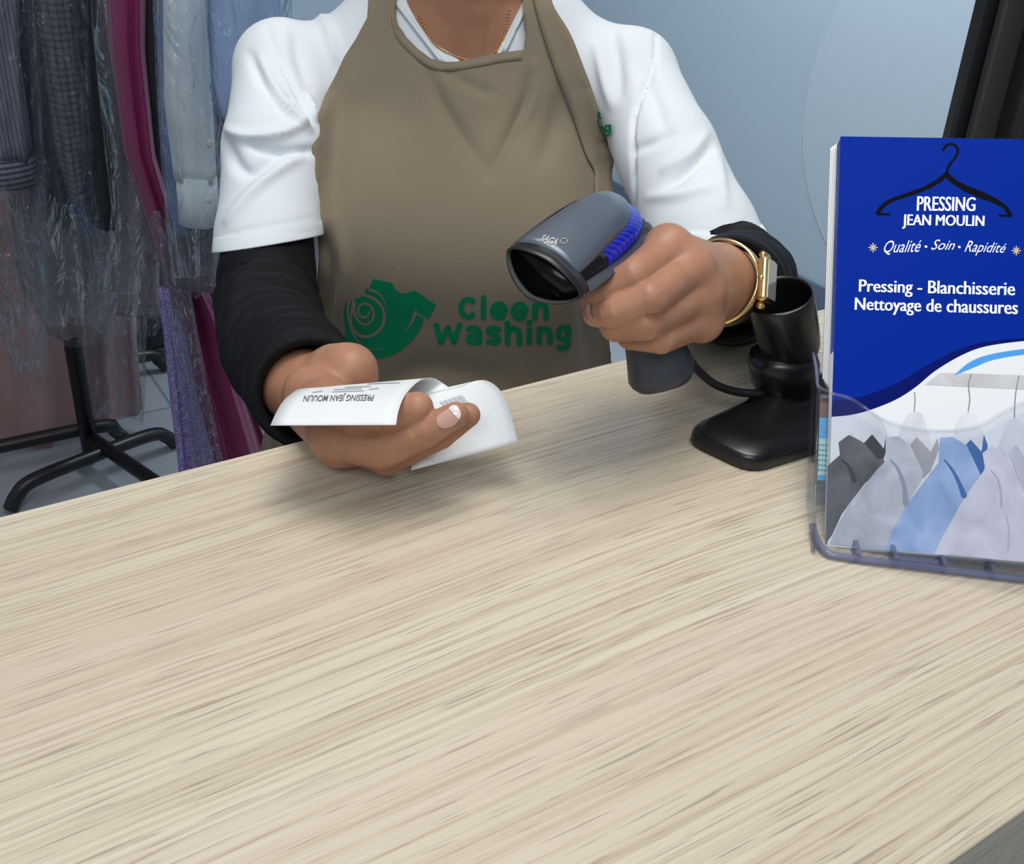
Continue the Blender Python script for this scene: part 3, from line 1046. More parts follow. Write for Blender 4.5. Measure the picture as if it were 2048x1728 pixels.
seam = [([(532, 52), (555, 110), (590, 180), (612, 232)], 3.0, -.004), ([(1313, 62), (1308, 130), (1282, 190), (1266, 250), (1267, 340), (1269, 450)], 3.0, -.006),
        ([(438, 470), (520, 455), (640, 434)], 2.2, -.002), ([(1390, 462), (1450, 458), (1500, 436)], 2.2, -.002)]
Nt = normals(Vt, Ft)
Vt = crease(Vt, Nt, [(p_, w_, a_ * 1.5) for p_, w_, a_ in tl] + seam)
tunic = mesh('tunic', Vt, Ft, m_tunic, person, fix=False)
m_ = tunic.modifiers.new('smooth', 'SMOOTH'); m_.factor = 0.5; m_.iterations = 2

# turned hems round the sleeve ends
for P3_, arm, r_, nm in ((hl, (LA[2] - LA[1]), .0448, 'l'), (hr, (RA[2] - RA[1]), .0461, 'r')):
    a_ = arm / np.linalg.norm(arm); n_ = hem_normal(*P3_, arm)
    cen_ = pa(538, 480, .885) if nm == 'l' else pa(1402, 470, .865)
    u0_ = np.cross(a_, [0, 0, 1.0]); u0_ /= np.linalg.norm(u0_); v0_ = np.cross(a_, u0_)
    rg_ = []
    for dr, off in ((-.0016, -.010), (0.0012, -.0108), (.0016, -.0095), (.0018, 0), (.0016, .0012), (-.0004, .0014), (-.0022, .0006), (-.0024, -.010)):
        ring = []
        for th_ in np.arange(64) * 2 * math.pi / 64:
            q = cen_ + (r_ + dr) * (math.cos(th_) * u0_ + math.sin(th_) * v0_)
            t_ = ((P3_[0] - q) @ n_ + off) / (a_ @ n_)
            ring.append(q + a_ * t_)
        rg_.append(from_person(np.array(ring)))
    loft('sleeve_hem', [list(g_) for g_ in rg_] + [list(rg_[0])], m_tunic, tunic, cap=False)

# collar band along the V
bvt = bvh_of(tunic)
for P in ([(786, -14), (800, 6), (846, 66), (893, 128)], [(1054, -14), (1046, 10), (1022, 60), (1000, 106)]):
    Q = [at(x, y, .86) for x, y in spline(P, 5)]
    Q = []
    for x, y in spline(P, 5):
        sx = -7 if x < 920 else 7
        c = cast(bvt, x + sx, y, .002)
        if c is not None:
            Q.append(c)
    if len(Q) > 4:
        tube('collar_edge', Q, .0022, m_tunic, tunic, 8)

# ---- black undersleeves
def sleeve(name, pts, rad, waves, tilt, seed):
    r = np.random.default_rng(seed)
    f = Field(np.min(pts, 0) - .07, np.max(pts, 0) + .07, .0022)
    S_len = np.concatenate([[0], np.cumsum(np.linalg.norm(np.diff(pts, axis=0), axis=1))])

    def fn(x, y, z):
        d, s = chain_param(x, y, z, pts)
        rr = np.interp(s.ravel(), S_len, rad).reshape(s.shape)
        s2 = s + tilt[0] * (x - pts[0][0]) + tilt[1] * (z - pts[0][2]) + .004 * np.sin(60 * x + 40 * z)
        amp = np.interp(s.ravel(), S_len, waves).reshape(s.shape)
        w = 1.3 * np.abs(np.sin(s2 * 2 * np.pi / .066)) ** .7 + .5 * np.abs(np.sin((s2 + .9 * (z - pts[0][2])) * 2 * np.pi / .055 + 1.1)) * np.sin(55 * x + 30 * z)
        return d - rr - amp * (w - 1.0)
    f.add((fn, np.min(pts, 0) - .06, np.max(pts, 0) + .06))
    return f


def finish_sleeve(f, name):
    V, Fq = f.mesh()
    o = mesh(name, from_person(V), Fq, m_blacksleeve, person, fix=False)
    m = o.modifiers.new('smooth', 'SMOOTH'); m.factor = .5; m.iterations = 2
    return o


ptsL = np.array([pa(537, 420, .89), pa(536, 520, .878), pa(534, 610, .855), pa(556, 690, .775), pa(600, 765, .675), pa(622, 788, .638)])
fl = sleeve('undersleeve', ptsL, [.0370, .0400, .0435, .0400, .0375, .0370], [.0, .0, .0060, .0062, .0045, .001], (.15, .35), 3)
# open cuff
ax = ptsL[-1] - ptsL[-2]; ax /= np.linalg.norm(ax)
fl.cut(half(ptsL[-1] - ax * .002, ax, ptsL[-1] - .06, ptsL[-1] + .08))
fl.cut(cone(ptsL[-1] - ax * .035, ptsL[-1] + ax * .02, .026, .0325), .004)
finish_sleeve(fl, 'undersleeve')
ptsR = np.array([pa(1394, 430, .872), pa(1436, 505, .853), pa(1476, 572, .822), pa(1470, 580, .74), pa(1458, 580, .682)])
fr_ = sleeve('undersleeve', ptsR, [.034, .038, .0430, .0405, .036], [.0, .0, .0060, .0045, .001], (.3, .2), 5)
ax = ptsR[-1] - ptsR[-2]; ax /= np.linalg.norm(ax)
fr_.cut(half(ptsR[-1], ax, ptsR[-1] - .06, ptsR[-1] + .08))
fr_.cut(cone(ptsR[-1] - ax * .03, ptsR[-1] + ax * .02, .027, .032), .004)
finish_sleeve(fr_, 'undersleeve')

# ---- apron: a cloth over the front of the torso
fa = Field((-.36, .74, .55), (.20, 1.02, 1.30), .005)
torso(fa, .014)
fa.add(cone((CX - .066, .925, 1.09), (CX + .066, .925, 1.09), .060, .060), .06)          # cloth bridges the bust
fa.add(cone((CX - .05, .945, 1.05), (CX - .06, .945, .70), .075, .105), .08)
fa.add(cone((CX + .05, .945, 1.05), (CX + .06, .945, .70), .075, .105), .08)
fa.add(ball((CX - .15, .96, .86), (.08, .05, .10)), .06)
Va, Fa = fa.mesh()
bva = BVHTree.FromPolygons([Vector(v) for v in from_person(Va)], [tuple(int(i) for i in q) for q in Fa])
bib = [(740, -40), (735, 36), (712, 78), (690, 112), (672, 150), (650, 192), (634, 232), (625, 262), (624, 300), (630, 360), (637, 430), (638, 520), (628, 620), (600, 720), (560, 800),
       (533, 850), (520, 905), (512, 990), (780, 1010), (1235, 900), (1228, 760), (1222, 720), (1214, 640), (1206, 560), (1202, 470), (1204, 400), (1208, 340), (1196, 290), (1178, 235),
       (1156, 170), (1132, 100), (1112, 50), (1090, 0), (1086, -40), (1046, -40), (1046, 30), (1052, 70), (1047, 100), (1000, 106), (950, 116), (912, 124), (893, 124), (862, 117), (836, 98),
       (812, 74), (797, 52), (790, 30), (796, -40)]
V2, F2 = poly2d(bib, 9)
P3 = []
folds = [([(850, 130), (880, 200), (925, 275), (975, 342)], 14, -.0035), ([(1062, 150), (1050, 210), (1010, 290), (980, 345)], 13, -.0035), ([(1068, 130), (1066, 200), (1040, 260)], 7, .003),
         ([(880, 135), (940, 170), (985, 190)], 9, -.002), ([(1120, 180), (1110, 250), (1080, 330)], 20, -.003), ([(650, 480), (662, 560), (655, 640)], 9, -.004), ([(672, 440), (690, 540), (680, 640)], 12, .003),
         ([(760, 780), (850, 740), (1000, 760)], 30, -.003), ([(1190, 480), (1170, 600), (1180, 720)], 14, -.003), ([(560, 820), (550, 870), (545, 930)], 8, .004)]
ok = []
for x, y in V2:
    c = cast(bva, x, y)
    if c is None:
        for dx in (8, -8, 16, -16, 28, -28, 45, -45, 70, -70, 100, -100):
            c = cast(bva, x + dx, y)
            if c is not None:
                dd = ((c - CAM) @ R)[2]; c = at(x, y, dd + .006); break
    ok.append(c if c is not None else at(x, y, 1.0))
dep = ((np.array(ok) - CAM) @ R)[:, 2]
for i, (x, y) in enumerate(V2):
    c = cast(bvt, x, y) if y < 520 else None
    if c is not None:
        dep[i] = min(dep[i], ((c - CAM) @ R)[2] - .005)
nb = [set() for _ in V2]
for q in F2:
    for i in range(len(q)):
        nb[q[i]].add(q[i - 1]); nb[q[i - 1]].add(q[i])
nb = [list(s) for s in nb]
for _ in range(8):
    dep = np.array([.4 * dep[i] + .6 * np.mean(dep[nb[i]]) if nb[i] else dep[i] for i in range(len(dep))])
P3 = np.array([at(V2[i][0], V2[i][1], dep[i]) for i in range(len(V2))])
F2t = np.array([f[:3] for f in F2])
nn = np.zeros_like(P3); fn_ = np.cross(P3[F2t[:, 1]] - P3[F2t[:, 0]], P3[F2t[:, 2]] - P3[F2t[:, 0]])
for i in range(3):
    np.add.at(nn, F2t[:, i], fn_)
nn /= np.linalg.norm(nn, axis=1)[:, None] + 1e-12
sg = np.sign(((CAM - P3) * nn).sum(1)); nn *= sg[:, None]
P3 = crease(P3, nn, [(p_, w_, a_ * 1.7) for p_, w_, a_ in folds])
apron = mesh('apron', P3, F2, m_apron, person)
solidify(apron, .0018, 0.0)
bvap = bvh_of(apron)

# hems
for P in ([(799, 30), (803, 56), (814, 76), (838, 100), (862, 119), (893, 126), (950, 118), (1000, 108), (1042, 103)],):
    mid = np.array([900, 40]) if P[0][0] > 760 else np.array([500, 200])
    A = spline(P, 5); T = np.gradient(A, axis=0); T /= np.linalg.norm(T, axis=1)[:, None]
    sgn = -1 if P[0][0] > 760 else -1
    NN = np.stack([T[:, 1], -T[:, 0]], 1)
    inn = 1 if P[0][0] < 760 else -1
    B = A + NN * 17 * (1 if P[0][0] < 760 else -1)
    A2 = A + NN * 2 * (1 if P[0][0] < 760 else -1)
    v = list(A2) + list((A2 + B) / 2) + list(B); n_ = len(A)
    f = [(i, i + 1, n_ + i + 1, n_ + i) for i in range(n_ - 1)] + [(n_ + i, n_ + i + 1, 2 * n_ + i + 1, 2 * n_ + i) for i in range(n_ - 1)]
    hm = decal('hem', v, f, bvap, .0004, m_apron, apron)
    solidify(hm, .0006, 0)

# strap hanging along the right edge
def band(name, Lp, Rp, off, m, parent, th=.0016):
    A, B = spline(Lp, 5), spline(Rp, 5); n_ = min(len(A), len(B)); v = []; cols = 5
    for i in range(n_):
        for c in range(cols):
            p2 = A[i] + (B[i] - A[i]) * c / (cols - 1)
            q = None
            for dx in (0, -6, 6, -12, 12, -20, 20, -32, -46, -62):
                q = cast(bvap, p2[0] + dx, max(p2[1], -26), off)
                if q is not None:
                    if dx or p2[1] < -26:
                        q = at(p2[0], p2[1], ((q - CAM) @ R)[2])
                    break
            v.append(q)
    # fill any misses from the neighbour
    last = None
    for i in range(len(v)):
        if v[i] is None:
            v[i] = last if last is not None else at(1080, 20, .86)
        last = v[i]
    f = [(i * cols + c, i * cols + c + 1, (i + 1) * cols + c + 1, (i + 1) * cols + c) for i in range(n_ - 1) for c in range(cols - 1)]
    o = mesh(name, v, f, m, parent)
    solidify(o, th, 0)
    return o


band('neck_strap', [(1062, -30), (1068, 10), (1088, 80), (1112, 150), (1138, 215), (1160, 285), (1172, 318), (1186, 345), (1186, 372), (1188, 402)],
     [(1098, -30), (1106, 10), (1140, 66), (1166, 130), (1188, 190), (1206, 250), (1218, 296), (1227, 322), (1224, 352), (1230, 404)], .0022, m_apron, apron)

# ---- printed emblem and name on the apron
K = lambda q: np.array([640 + q[0] / 3.413, 520 + q[1] / 3.413])
tee = [(365, 127), (490, 155), (512, 195), (540, 220), (580, 228), (620, 215), (650, 207), (695, 237), (795, 308), (742, 400), (690, 378), (707, 410), (690, 462), (640, 540), (562, 612),
       (480, 655), (400, 672), (330, 662), (262, 625), (210, 590), (170, 552), (172, 440), (160, 365), (172, 300), (207, 247), (224, 262), (238, 248), (255, 262), (290, 245), (330, 250),
       (352, 252), (318, 236), (304, 214), (312, 197), (338, 186)]
decal('printed_emblem', *poly2d([K(q) for q in tee], 6), bvap, .0005, m_green, apron)


def strokes(name, S_, w, bv_, off, m, parent, kk=K, sub=4):
    prt = []
    for s in S_:
        if len(s[0]) == 2 and len(s) == 2 and isinstance(s[1], (int, float)):
            prt.append(disc2d(kk(s[0]), s[1] / 3.413))
            continue
        P = spline([kk(q) for q in s], sub) if len(s) > 2 else np.linspace(kk(s[0]), kk(s[1]), 8)
        prt.append(ribbon2d(P, w))
    return decal(name, *merge2d(prt), bv_, off, m, parent)


def arc(cx, cy, rx, ry, a0, a1, n=12):
    return [(cx + rx * math.cos(math.radians(a)), cy + ry * math.sin(math.radians(a))) for a in np.linspace(a0, a1, n)]


gaps = [([(338, 200), (390, 218), (432, 262), (462, 345)], 2.6, .4), ([(655, 352), (632, 410), (610, 450), (582, 492)], 3.4, .3), ([(655, 362), (690, 378), (720, 394)], 2.0, .8),
        ([(212, 240), (190, 320), (200, 410), (232, 505), (285, 575), (350, 606), (445, 602)], 3.2, .4),
        ([(232, 255), (222, 330), (212, 420), (240, 485), (300, 520), (370, 505), (425, 450), (440, 380), (420, 310), (370, 262), (315, 240)], 2.9, 2.9),
        ([(238, 290), (236, 350), (262, 410), (310, 436), (355, 410), (368, 360), (345, 310), (300, 292), (268, 318), (262, 360), (290, 385), (322, 380), (342, 352)], 2.6, 2.2)]
decal('printed_emblem', *merge2d([ribbon2d(spline([K(q) for q in P], 6), a, b) for P, a, b in gaps]), bvap, .0008, m_apron, apron)
WORD = [arc(1012, 328, 48, 60, -48, -312, 14), [(1117, 257), (1117, 390)],
        [(1182, 348), (1264, 348)], arc(1222, 347, 43, 47, 0, -310, 16), [(1322, 350), (1404, 350)], arc(1363, 350, 43, 47, 0, -310, 16),
        [(1467, 305), (1467, 396)], [(1467, 345), (1480, 312), (1506, 304), (1533, 312), (1543, 345), (1543, 394)],
        [(795, 444), (825, 560)], [(825, 560), (873, 465)], [(873, 465), (915, 558)], [(915, 558), (955, 442)],
        [(1014, 470), (1050, 462), (1080, 478), (1088, 510), (1088, 562)], arc(1050, 537, 37, 25, 0, 360, 16),
        [(1218, 474), (1182, 463), (1152, 476), (1158, 500), (1205, 520), (1218, 545), (1190, 563), (1150, 553)],
        [(1280, 430), (1280, 566)], [(1280, 510), (1293, 476), (1322, 468), (1350, 478), (1361, 510), (1361, 566)],
        [(1428, 478), (1428, 562)], ((1428, 428), 22),
        [(1496, 470), (1496, 560)], [(1496, 510), (1510, 478), (1534, 470), (1560, 480), (1571, 510), (1571, 560)],
        arc(1660, 500, 33, 40, 0, 360, 16), [(1693, 458), (1693, 560), (1680, 592), (1650, 600), (1630, 594)]]
strokes('printed_name', WORD, 5.6, bvap, .0005, m_green, apron)
# the small mark on the tunic, mostly under the strap
K2 = lambda q: np.array([600 + q[0] / 2.926, q[1] / 2.926])
strokes('printed_name', [[(1770, 735), (1772, 782)], [(1770, 752), (1780, 738), (1790, 745), (1792, 782)], arc(1818, 752, 13, 16, 0, 360, 12), [(1832, 736), (1832, 780), (1820, 792), (1804, 790)],
                         [(1742, 660), (1750, 672), (1744, 684)], [(1762, 655), (1772, 668), (1764, 676), (1776, 690)], [(1760, 700), (1764, 735)]], 2.3, bvt, .003, m_green, tunic, K2)

# ---- necklace, hair, trousers, shoes
bvb = bvh_of(person)
Q = [q for q in (cast(bvb, x, y, .001) for x, y in spline([(838, 30), (862, 78), (885, 100), (915, 114), (940, 120), (968, 116), (996, 98), (1008, 70), (1018, 20)], 8)) if q is not None]
vv, ff = [], []
for i, q in enumerate(Q):
    a, b = tube_data([q - [.0009, 0, 0], q, q + [.0009, .0, 0]], [.0004, .0012, .0004], 6)
    ff += [tuple(j + len(vv) for j in f) for f in b]; vv += a
mesh('necklace', vv, ff, mat('gold_chain', (0.75, 0.45, 0.15), 0.4, 1.0), person)
fh = Field((-.20, .86, 1.22), (.06, 1.12, 1.62), .005)
fh.add(ball((CX, 1.0, 1.50), (.085, .098, .105)))
fh.add(cone((CX, 1.06, 1.47), (CX, 1.09, 1.28), .055, .030), .03)
fh.cut(ball((CX, .885, 1.455), (.062, .085, .09)), .01)
Vh, Fh = fh.mesh()
mesh('hair', from_person(Vh), Fh, m_hair, person, fix=False)
m_eye = mat('eye_white', (0.75, 0.74, 0.72), 0.15)
m_iris = mat('dark_iris', (0.02, 0.012, 0.008), 0.1)
for s in (-1, 1):
    fe = Field((CX + s * .030 - .014, .886, 1.474), (CX + s * .030 + .014, .918, 1.500), .0012)
    fe.add(ball((CX + s * .030, .9045, 1.4865), (.0115, .0108, .0078)))
    Ve, Fe = fe.mesh()
    eye = mesh('eye', from_person(Ve), Fe, m_eye, person, fix=False)
    cI = np.array([CX + s * .030, .8938, 1.4865])
    loft('iris', [list(from_person(np.array([cI + [r_ * math.cos(a), d_, r_ * math.sin(a)] for a in np.arange(16) * math.pi / 8]))) for r_, d_ in ((.0052, .0012), (.005, .0), (.002, -.0006))],
         m_iris, eye)
    tube('eyebrow', [list(q) for q in from_person(np.array([(CX + s * .016, .8915, 1.507), (CX + s * .030, .890, 1.511), (CX + s * .046, .899, 1.506)]))], [.0022, .0028, .0012], m_hair, person, 8)
fp = Field((-.30, .84, .0), (.14, 1.16, .86), .008)
fp.add(ball((CX, 1.01, .78), (.168, .118, .13)))
for s in (-1, 1):
    chain_into(fp, [np.array(q) for q in ((CX + s * .085, 1.01, .74), (CX + s * .085, 1.0, .45), (CX + s * .085, 1.02, .07))], [.09, .062, .05], .03, .01)
Vp, Fp = fp.mesh()
mesh('trousers', from_person(Vp), Fp, m_trouser, person, fix=False)
fs = Field((-.30, .78, -.01), (.14, 1.14, .12), .006)
for s in (-1, 1):
    fs.add(cone((CX + s * .085, 1.04, .035), (CX + s * .09, .87, .028), .036, .030), .01)
fs.cut(half((0, 0, 0.0), (0, 0, -1), (-.3, .78, -.01), (.14, 1.14, .02)))
Vs, Fs = fs.mesh()
mesh('shoe', from_person(Vs), Fs, m_trouser, person, fix=False)

# ---- wristwatch on the image-right wrist
m_dial = mat('watch_glass', (0.35, 0.36, 0.36), 0.05, spec=0.8, coat=1.0)
axis = R @ np.array([0.0, 0.0, 1.0]); wc = at(1438, 566, .640)
fa_ = (pc(at(1462, 578, .72)) - pc(w2)); axw = R @ np.array([0.52, 0.06, 0.85]); axw /= np.linalg.norm(axw)
u_ = R @ np.array([0.10, -1.0, 0.0]); u_ -= axw * (u_ @ axw); u_ /= np.linalg.norm(u_)
v_ = np.cross(axw, u_); v_ *= np.sign((v_ @ (R @ np.array([1.0, 0, 0])))) or 1
th = np.linspace(0, 2 * math.pi, 49)[:-1]
wr = .0258
rings = []
for dw, dr in ((-.0052, 0), (-.0052, .0016), (.0052, .0016), (.0052, 0)):
    rings.append([wc + axw * dw + (wr + dr) * (math.cos(a) * u_ + math.sin(a) * v_) for a in th])
vq, fq = loft_data(rings + rings[:1], cap=False)
watch = mesh('wristwatch', vq, fq, m_gold, person)
watch['label'] = 'gold wristwatch with a rectangular face'
fdir = R @ np.array([0.80, 0.03, -0.60]); fdir -= axw * (fdir @ axw); fdir /= np.linalg.norm(fdir)
tdir = np.cross(axw, fdir)
cc = wc + fdir * (wr + .0015)
obox('watch_case', cc - axw * .0098 - tdir * .0135, axw * .0196, tdir * .027, fdir * .0062, m_gold, watch, .0022)
obox('watch_dial', cc - axw * .0078 - tdir * .0115 + fdir * .0061, axw * .0156, tdir * .023, fdir * .0006, m_dial, watch, .0005)
for k in (-1, 1):
    P = cc + tdir * k * .0155 + fdir * .001
    tube('watch_lug', [P - axw * .0055, P, P + axw * .0055], .0022, m_gold, watch, 8)
P = cc - axw * .0098 + fdir * .003
tube('watch_crown', [P, P - axw * .0025], .0018, m_gold, watch, 10)
# ------------------------------------------------------------------ barcode scanner in the hand
m_shell = mat('slate_metallic_plastic', (0.125, 0.155, 0.195), 0.32, 0.35, coat=0.1)
m_body = mat('dark_slate_plastic', (0.040, 0.046, 0.058), 0.42)
m_blackp = mat('black_plastic', (0.010, 0.010, 0.011), 0.36)
m_glass = mat('black_scan_glass', (0.003, 0.003, 0.004), 0.25, spec=0.25)
m_blue = mat('blue_light_strip', (0.005, 0.008, 0.12), 0.2, emit=(0.01, 0.02, 1.0), estr=0.30)
_N, _L, _b = nodes(m_blue)
_w = _N.new('ShaderNodeTexWave'); _w.inputs['Scale'].default_value = 110; _w.bands_direction = 'Y'
_L.new(coords(m_blue), _w.inputs['Vector'])
base(m_blue, ramp(m_blue, _w.outputs['Fac'], [(0.3, (0.003, 0.004, 0.05)), (0.7, (0.01, 0.015, 0.25))]))
_L.new(ramp(m_blue, _w.outputs['Fac'], [(0.1, (0.006, 0.008, 0.45)), (0.8, (0.015, 0.03, 1.0))]), _b.inputs['Emission Color'])

FL, FR = at(1014, 497, .535), at(1168, 592, .527)
BC = at(1256, 416, .606)
FC = (FL + FR) / 2
e1 = BC - FC; LEN = np.linalg.norm(e1); e1 /= LEN
e2 = FR - FL; WID = np.linalg.norm(e2); e2 -= e1 * (e2 @ e1); e2 /= np.linalg.norm(e2)
e3 = np.cross(e1, e2)
if (R.T @ e3)[1] < 0:
    e3 = -e3
scanner = empty('barcode_scanner', tuple(at(1322, 768, .615)))


def hs(s, t, z):
    return FC + e1 * s + e2 * t + e3 * z


def section(s, wl, top, bot, sl, n=40, nose=0.0, p=2.4, a0=0.0, a1=2 * math.pi, closed=True):
    """one ring of the head: arched top and rounded underside; sl slants it"""
    out = []
    for i in range(n):
        a = a0 + (a1 - a0) * i / (n if closed else n - 1)
        c, s_ = math.cos(a), math.sin(a)
        x = wl * np.sign(c) * abs(c) ** (2 / p)
        z = (top if s_ < 0 else bot) * np.sign(s_) * abs(s_) ** (2 / p)
        out.append(hs(s + sl * z + nose * (1 - (x / wl) ** 2), x, z))
    return out


hw = WID / 2
ST = [(0.0, .97, .0085, .0105), (.10, 1.0, .0098, .013), (.3, 1.03, .012, .016), (.55, 1.03, .0135, .018), (.75, .98, .0135, .019), (.88, .86, .012, .0175), (.96, .66, .009, .014), (1.0, .40, .005, .009)]
PW = lambda s: float(np.interp(s, (0, .12, .35, 1), (1.75, 1.9, 2.3, 2.5)))
fine = [tuple(np.interp(q, [r[0] for r in ST], [r[k] for r in ST]) for k in range(4)) for q in np.linspace(0, 1, 21)]
sst = lambda x: (lambda q: q * q * (3 - 2 * q))(min(1, max(0, x)))
lower = [section(LEN * s, hw * w * 1.03, t * .02 - b * .22 * sst((s - .05) * 1.6), b, -.35 * (1 - s), 44, p=PW(s)) for s, w, t, b in fine]
loft('head_housing', lower, m_body, scanner)
def strip_ring(s, w, t, b):
    return [p - e2 * hw * .07 for p in section(LEN * (s * .965 + .03), hw * w * .85, t * .60, b * .5, -.1, 44, p=PW(s))]


fine = [tuple(np.interp(q, [r[0] for r in ST], [r[k] for r in ST]) for k in range(4)) for q in np.linspace(0, 1, 21)]
loft('dark_trim', [strip_ring(*q) for q in fine if q[0] < .36], m_glass, scanner)
loft('light_strip', [strip_ring(*q) for q in fine if q[0] > .34], m_blue, scanner)['label'] = 'glowing blue light strip'
shell = []
for s, w, t, b in fine:
    s2 = .045 + s * .83
    shell.append([hs(LEN * s2 - .2 * z, x, z) for x, z in
                  [(hw * w * (.76 - .12 * s) * math.cos(a) - hw * .15, -t * 1.02 * (abs(math.sin(a)) ** .8) - .0012 - .0016 * s) for a in np.linspace(0, math.pi, 28)]
                  + [(hw * w * (.69 - .12 * s) * math.cos(a) - hw * .15, -t * .5 * math.sin(a) - .0006) for a in np.linspace(math.pi, 0, 12)]])
loft('top_cover', shell, m_shell, scanner)
# nose bezel with the scan window set in
nz = [section(d, hw * q, .0096 * q2, .0132 * q2, -.35, 44, nose=-.004, p=1.6) for d, q, q2 in ((.007, .99, 1.0), (.001, .985, 1.0), (-.002, .965, .95), (-.0022, .92, .87), (.0012, .91, .85))]
loft('nose_bezel', nz, m_blackp, scanner)
win = [section(d, hw * .905, .0082, .0102, -.35, 44, nose=-.004, p=1.6) for d in (.0006, .0000)]
loft('scan_window', win, m_glass, scanner)
# handle
HP = [at(1238, 478, .612), at(1262, 560, .605), at(1290, 640, .606), at(1308, 692, .612), at(1322, 742, .618)]
rr = [(.021, .017), (.0165, .0155), (.015, .0165), (.0175, .019), (.0205, .0215)]
Hs = spline(HP, 5); Rr = spline(np.array(rr), 5)
side = R @ np.array([.86, -.40, -.30]); rings = []
T = np.gradient(Hs, axis=0); T /= np.linalg.norm(T, axis=1)[:, None]
for k in range(len(Hs)):
    a = side - T[k] * (side @ T[k]); a /= np.linalg.norm(a); b = np.cross(T[k], a)
    rings.append([Hs[k] + a * Rr[k][0] * np.sign(math.cos(q)) * abs(math.cos(q)) ** .75 + b * Rr[k][1] * np.sign(math.sin(q)) * abs(math.sin(q)) ** .75 for q in np.arange(28) * 2 * math.pi / 28])
cend = Hs[-1]
for q, d in ((.95, .003), (.82, .0065), (.5, .009)):
    rings.append([cend + (p - cend) * q + T[-1] * d for p in rings[len(Hs) - 1]])
loft('handle', rings, m_body, scanner)
# trigger under the head
tg = [at(1196, 600, .585), at(1212, 640, .600), at(1226, 668, .605)]
tube('trigger', spline(tg, 4), [.006, .0065, .007, .007, .007, .0068, .006, .005, .004], m_blackp, scanner, 12)
# cable
cb = [at(1352, 716, .632), at(1378, 722, .640), at(1400, 745, .648), at(1432, 770, .655), at(1475, 784, .662), at(1520, 786, .668), at(1570, 775, .70), on_z(1700, 760, Z + .004), on_z(1850, 740, Z + .004), np.array([.70, .425, Z + .004]), np.array([.80, .42, Z + .004])]
tube('cable', spline(cb, 6), .0027, m_blackp, scanner, 10)
tube('cable_boot', spline([at(1340, 706, .628), at(1353, 716, .632), at(1368, 719, .637)], 4), [.0062] * 4 + [.0050] * 4 + [.0038], m_blackp, scanner, 12)
tag(scanner, 'slate-grey handheld barcode scanner with a glowing blue strip, gripped in the hand', 'barcode scanner')
# maker's lettering on the cover
covb = bvh_of(bpy.data.objects['top_cover'])
m_silver = mat('silver_print', (0.55, 0.55, 0.52), 0.35, 0.6)
KS = lambda x, y: (1000 + x / 6.206, 380 + y / 6.206)
lt = [text2d('SAGA', [KS(548, 556), KS(746, 618), KS(690, 705), KS(492, 628)], .05, 0.0, refine=1)]
sq = [KS(*q) for q in ((752, 612), (836, 606), (828, 662), (744, 668))]
for a, b in zip(sq, sq[1:] + sq[:1]):
    a, b = np.array(a), np.array(b); lt.append(ribbon2d(np.linspace(a + (b - a) * .2, b - (b - a) * .2, 4), .8))
decal('maker_lettering', *merge2d(lt), covb, .0004, m_silver, scanner)

# ------------------------------------------------------------------ receipt in the other hand
m_paper = mat('thermal_paper', (0.80, 0.83, 0.85), 0.6, spec=0.25)
m_ink = mat('receipt_ink', (0.10, 0.10, 0.11), 0.7)
# two long edges of the strip, from the printed top end round the thumb to the other end
near = [(792, 850, .512), (797, 822, .520), (808, 794, .533), (826, 772, .552), (846, 758, .575), (868, 757, .592), (888, 768, .598), (905, 778, .596), (925, 772, .596), (950, 762, .598), (975, 762, .598),
        (998, 778, .592), (1015, 808, .585), (1026, 845, .580), (1036, 885, .578)]
far = [(541, 851, .535), (551, 828, .543), (566, 803, .555), (585, 786, .572), (606, 777, .590), (660, 780, .600), (705, 792, .594), (740, 808, .588), (775, 800, .590), (800, 798, .592), (820, 806, .590),
       (830, 830, .586), (832, 868, .582), (828, 905, .579), (822, 941, .577)]
A = spline(near, 4); B = spline(far, 4); nA = len(A); v = []; cols = 9
for i in range(nA):
    for c in range(cols):
        q = A[i] + (B[i] - A[i]) * c / (cols - 1)
        v.append(at(*q))
f = [(i * cols + c, i * cols + c + 1, (i + 1) * cols + c + 1, (i + 1) * cols + c) for i in range(nA - 1) for c in range(cols - 1)]
receipt = mesh('paper_receipt', v, f, m_paper)
solidify(receipt, .00022, 0)
tag(receipt, 'white curled paper receipt held between the thumb and fingers', 'receipt')
rb = bvh_of(receipt)
pr = [text2d('PRESSING JEAN MOULIN', [(746, 802), (606, 804), (610, 788), (750, 786)], .008, refine=1),
      text2d('12 RUE DU MARCHE', [(718, 783), (668, 785), (672, 780), (722, 778)], 0.0), text2d('TICKET', [(722, 776), (690, 778), (694, 774), (726, 772)], 0.0)]
pr = pr[:1]
for (x0, x1, y) in ((664, 728, 783), (668, 724, 778.5), (735, 800, 767), (625, 645, 784), (738, 758, 778), (690, 742, 774)):
    pr.append(ribbon2d(np.linspace((x0, y + 1.2), (x1, y - 1.2), 8), .8, cap=False))
decal('printed_text', *pr[0], rb, .0003, m_ink, receipt)
decal('small_print', *merge2d(pr[1:]), rb, .0003, mat('faint_receipt_ink', (0.5, 0.55, 0.6), 0.7), receipt)
bars = []
m_ink2 = mat('barcode_ink', (0.45, 0.42, 0.45), 0.7)
for k in range(15):
    a, b = np.array([880 + 46 * k / 15., 804 - 15 * k / 15.]), np.array([896 + 46 * k / 15., 823 - 15 * k / 15.])
    bars.append(ribbon2d(np.linspace(a, b, 5), .55 + .5 * (k % 3 == 0), cap=False))
decal('printed_barcode', *merge2d(bars), rb, .0003, m_ink2, receipt)

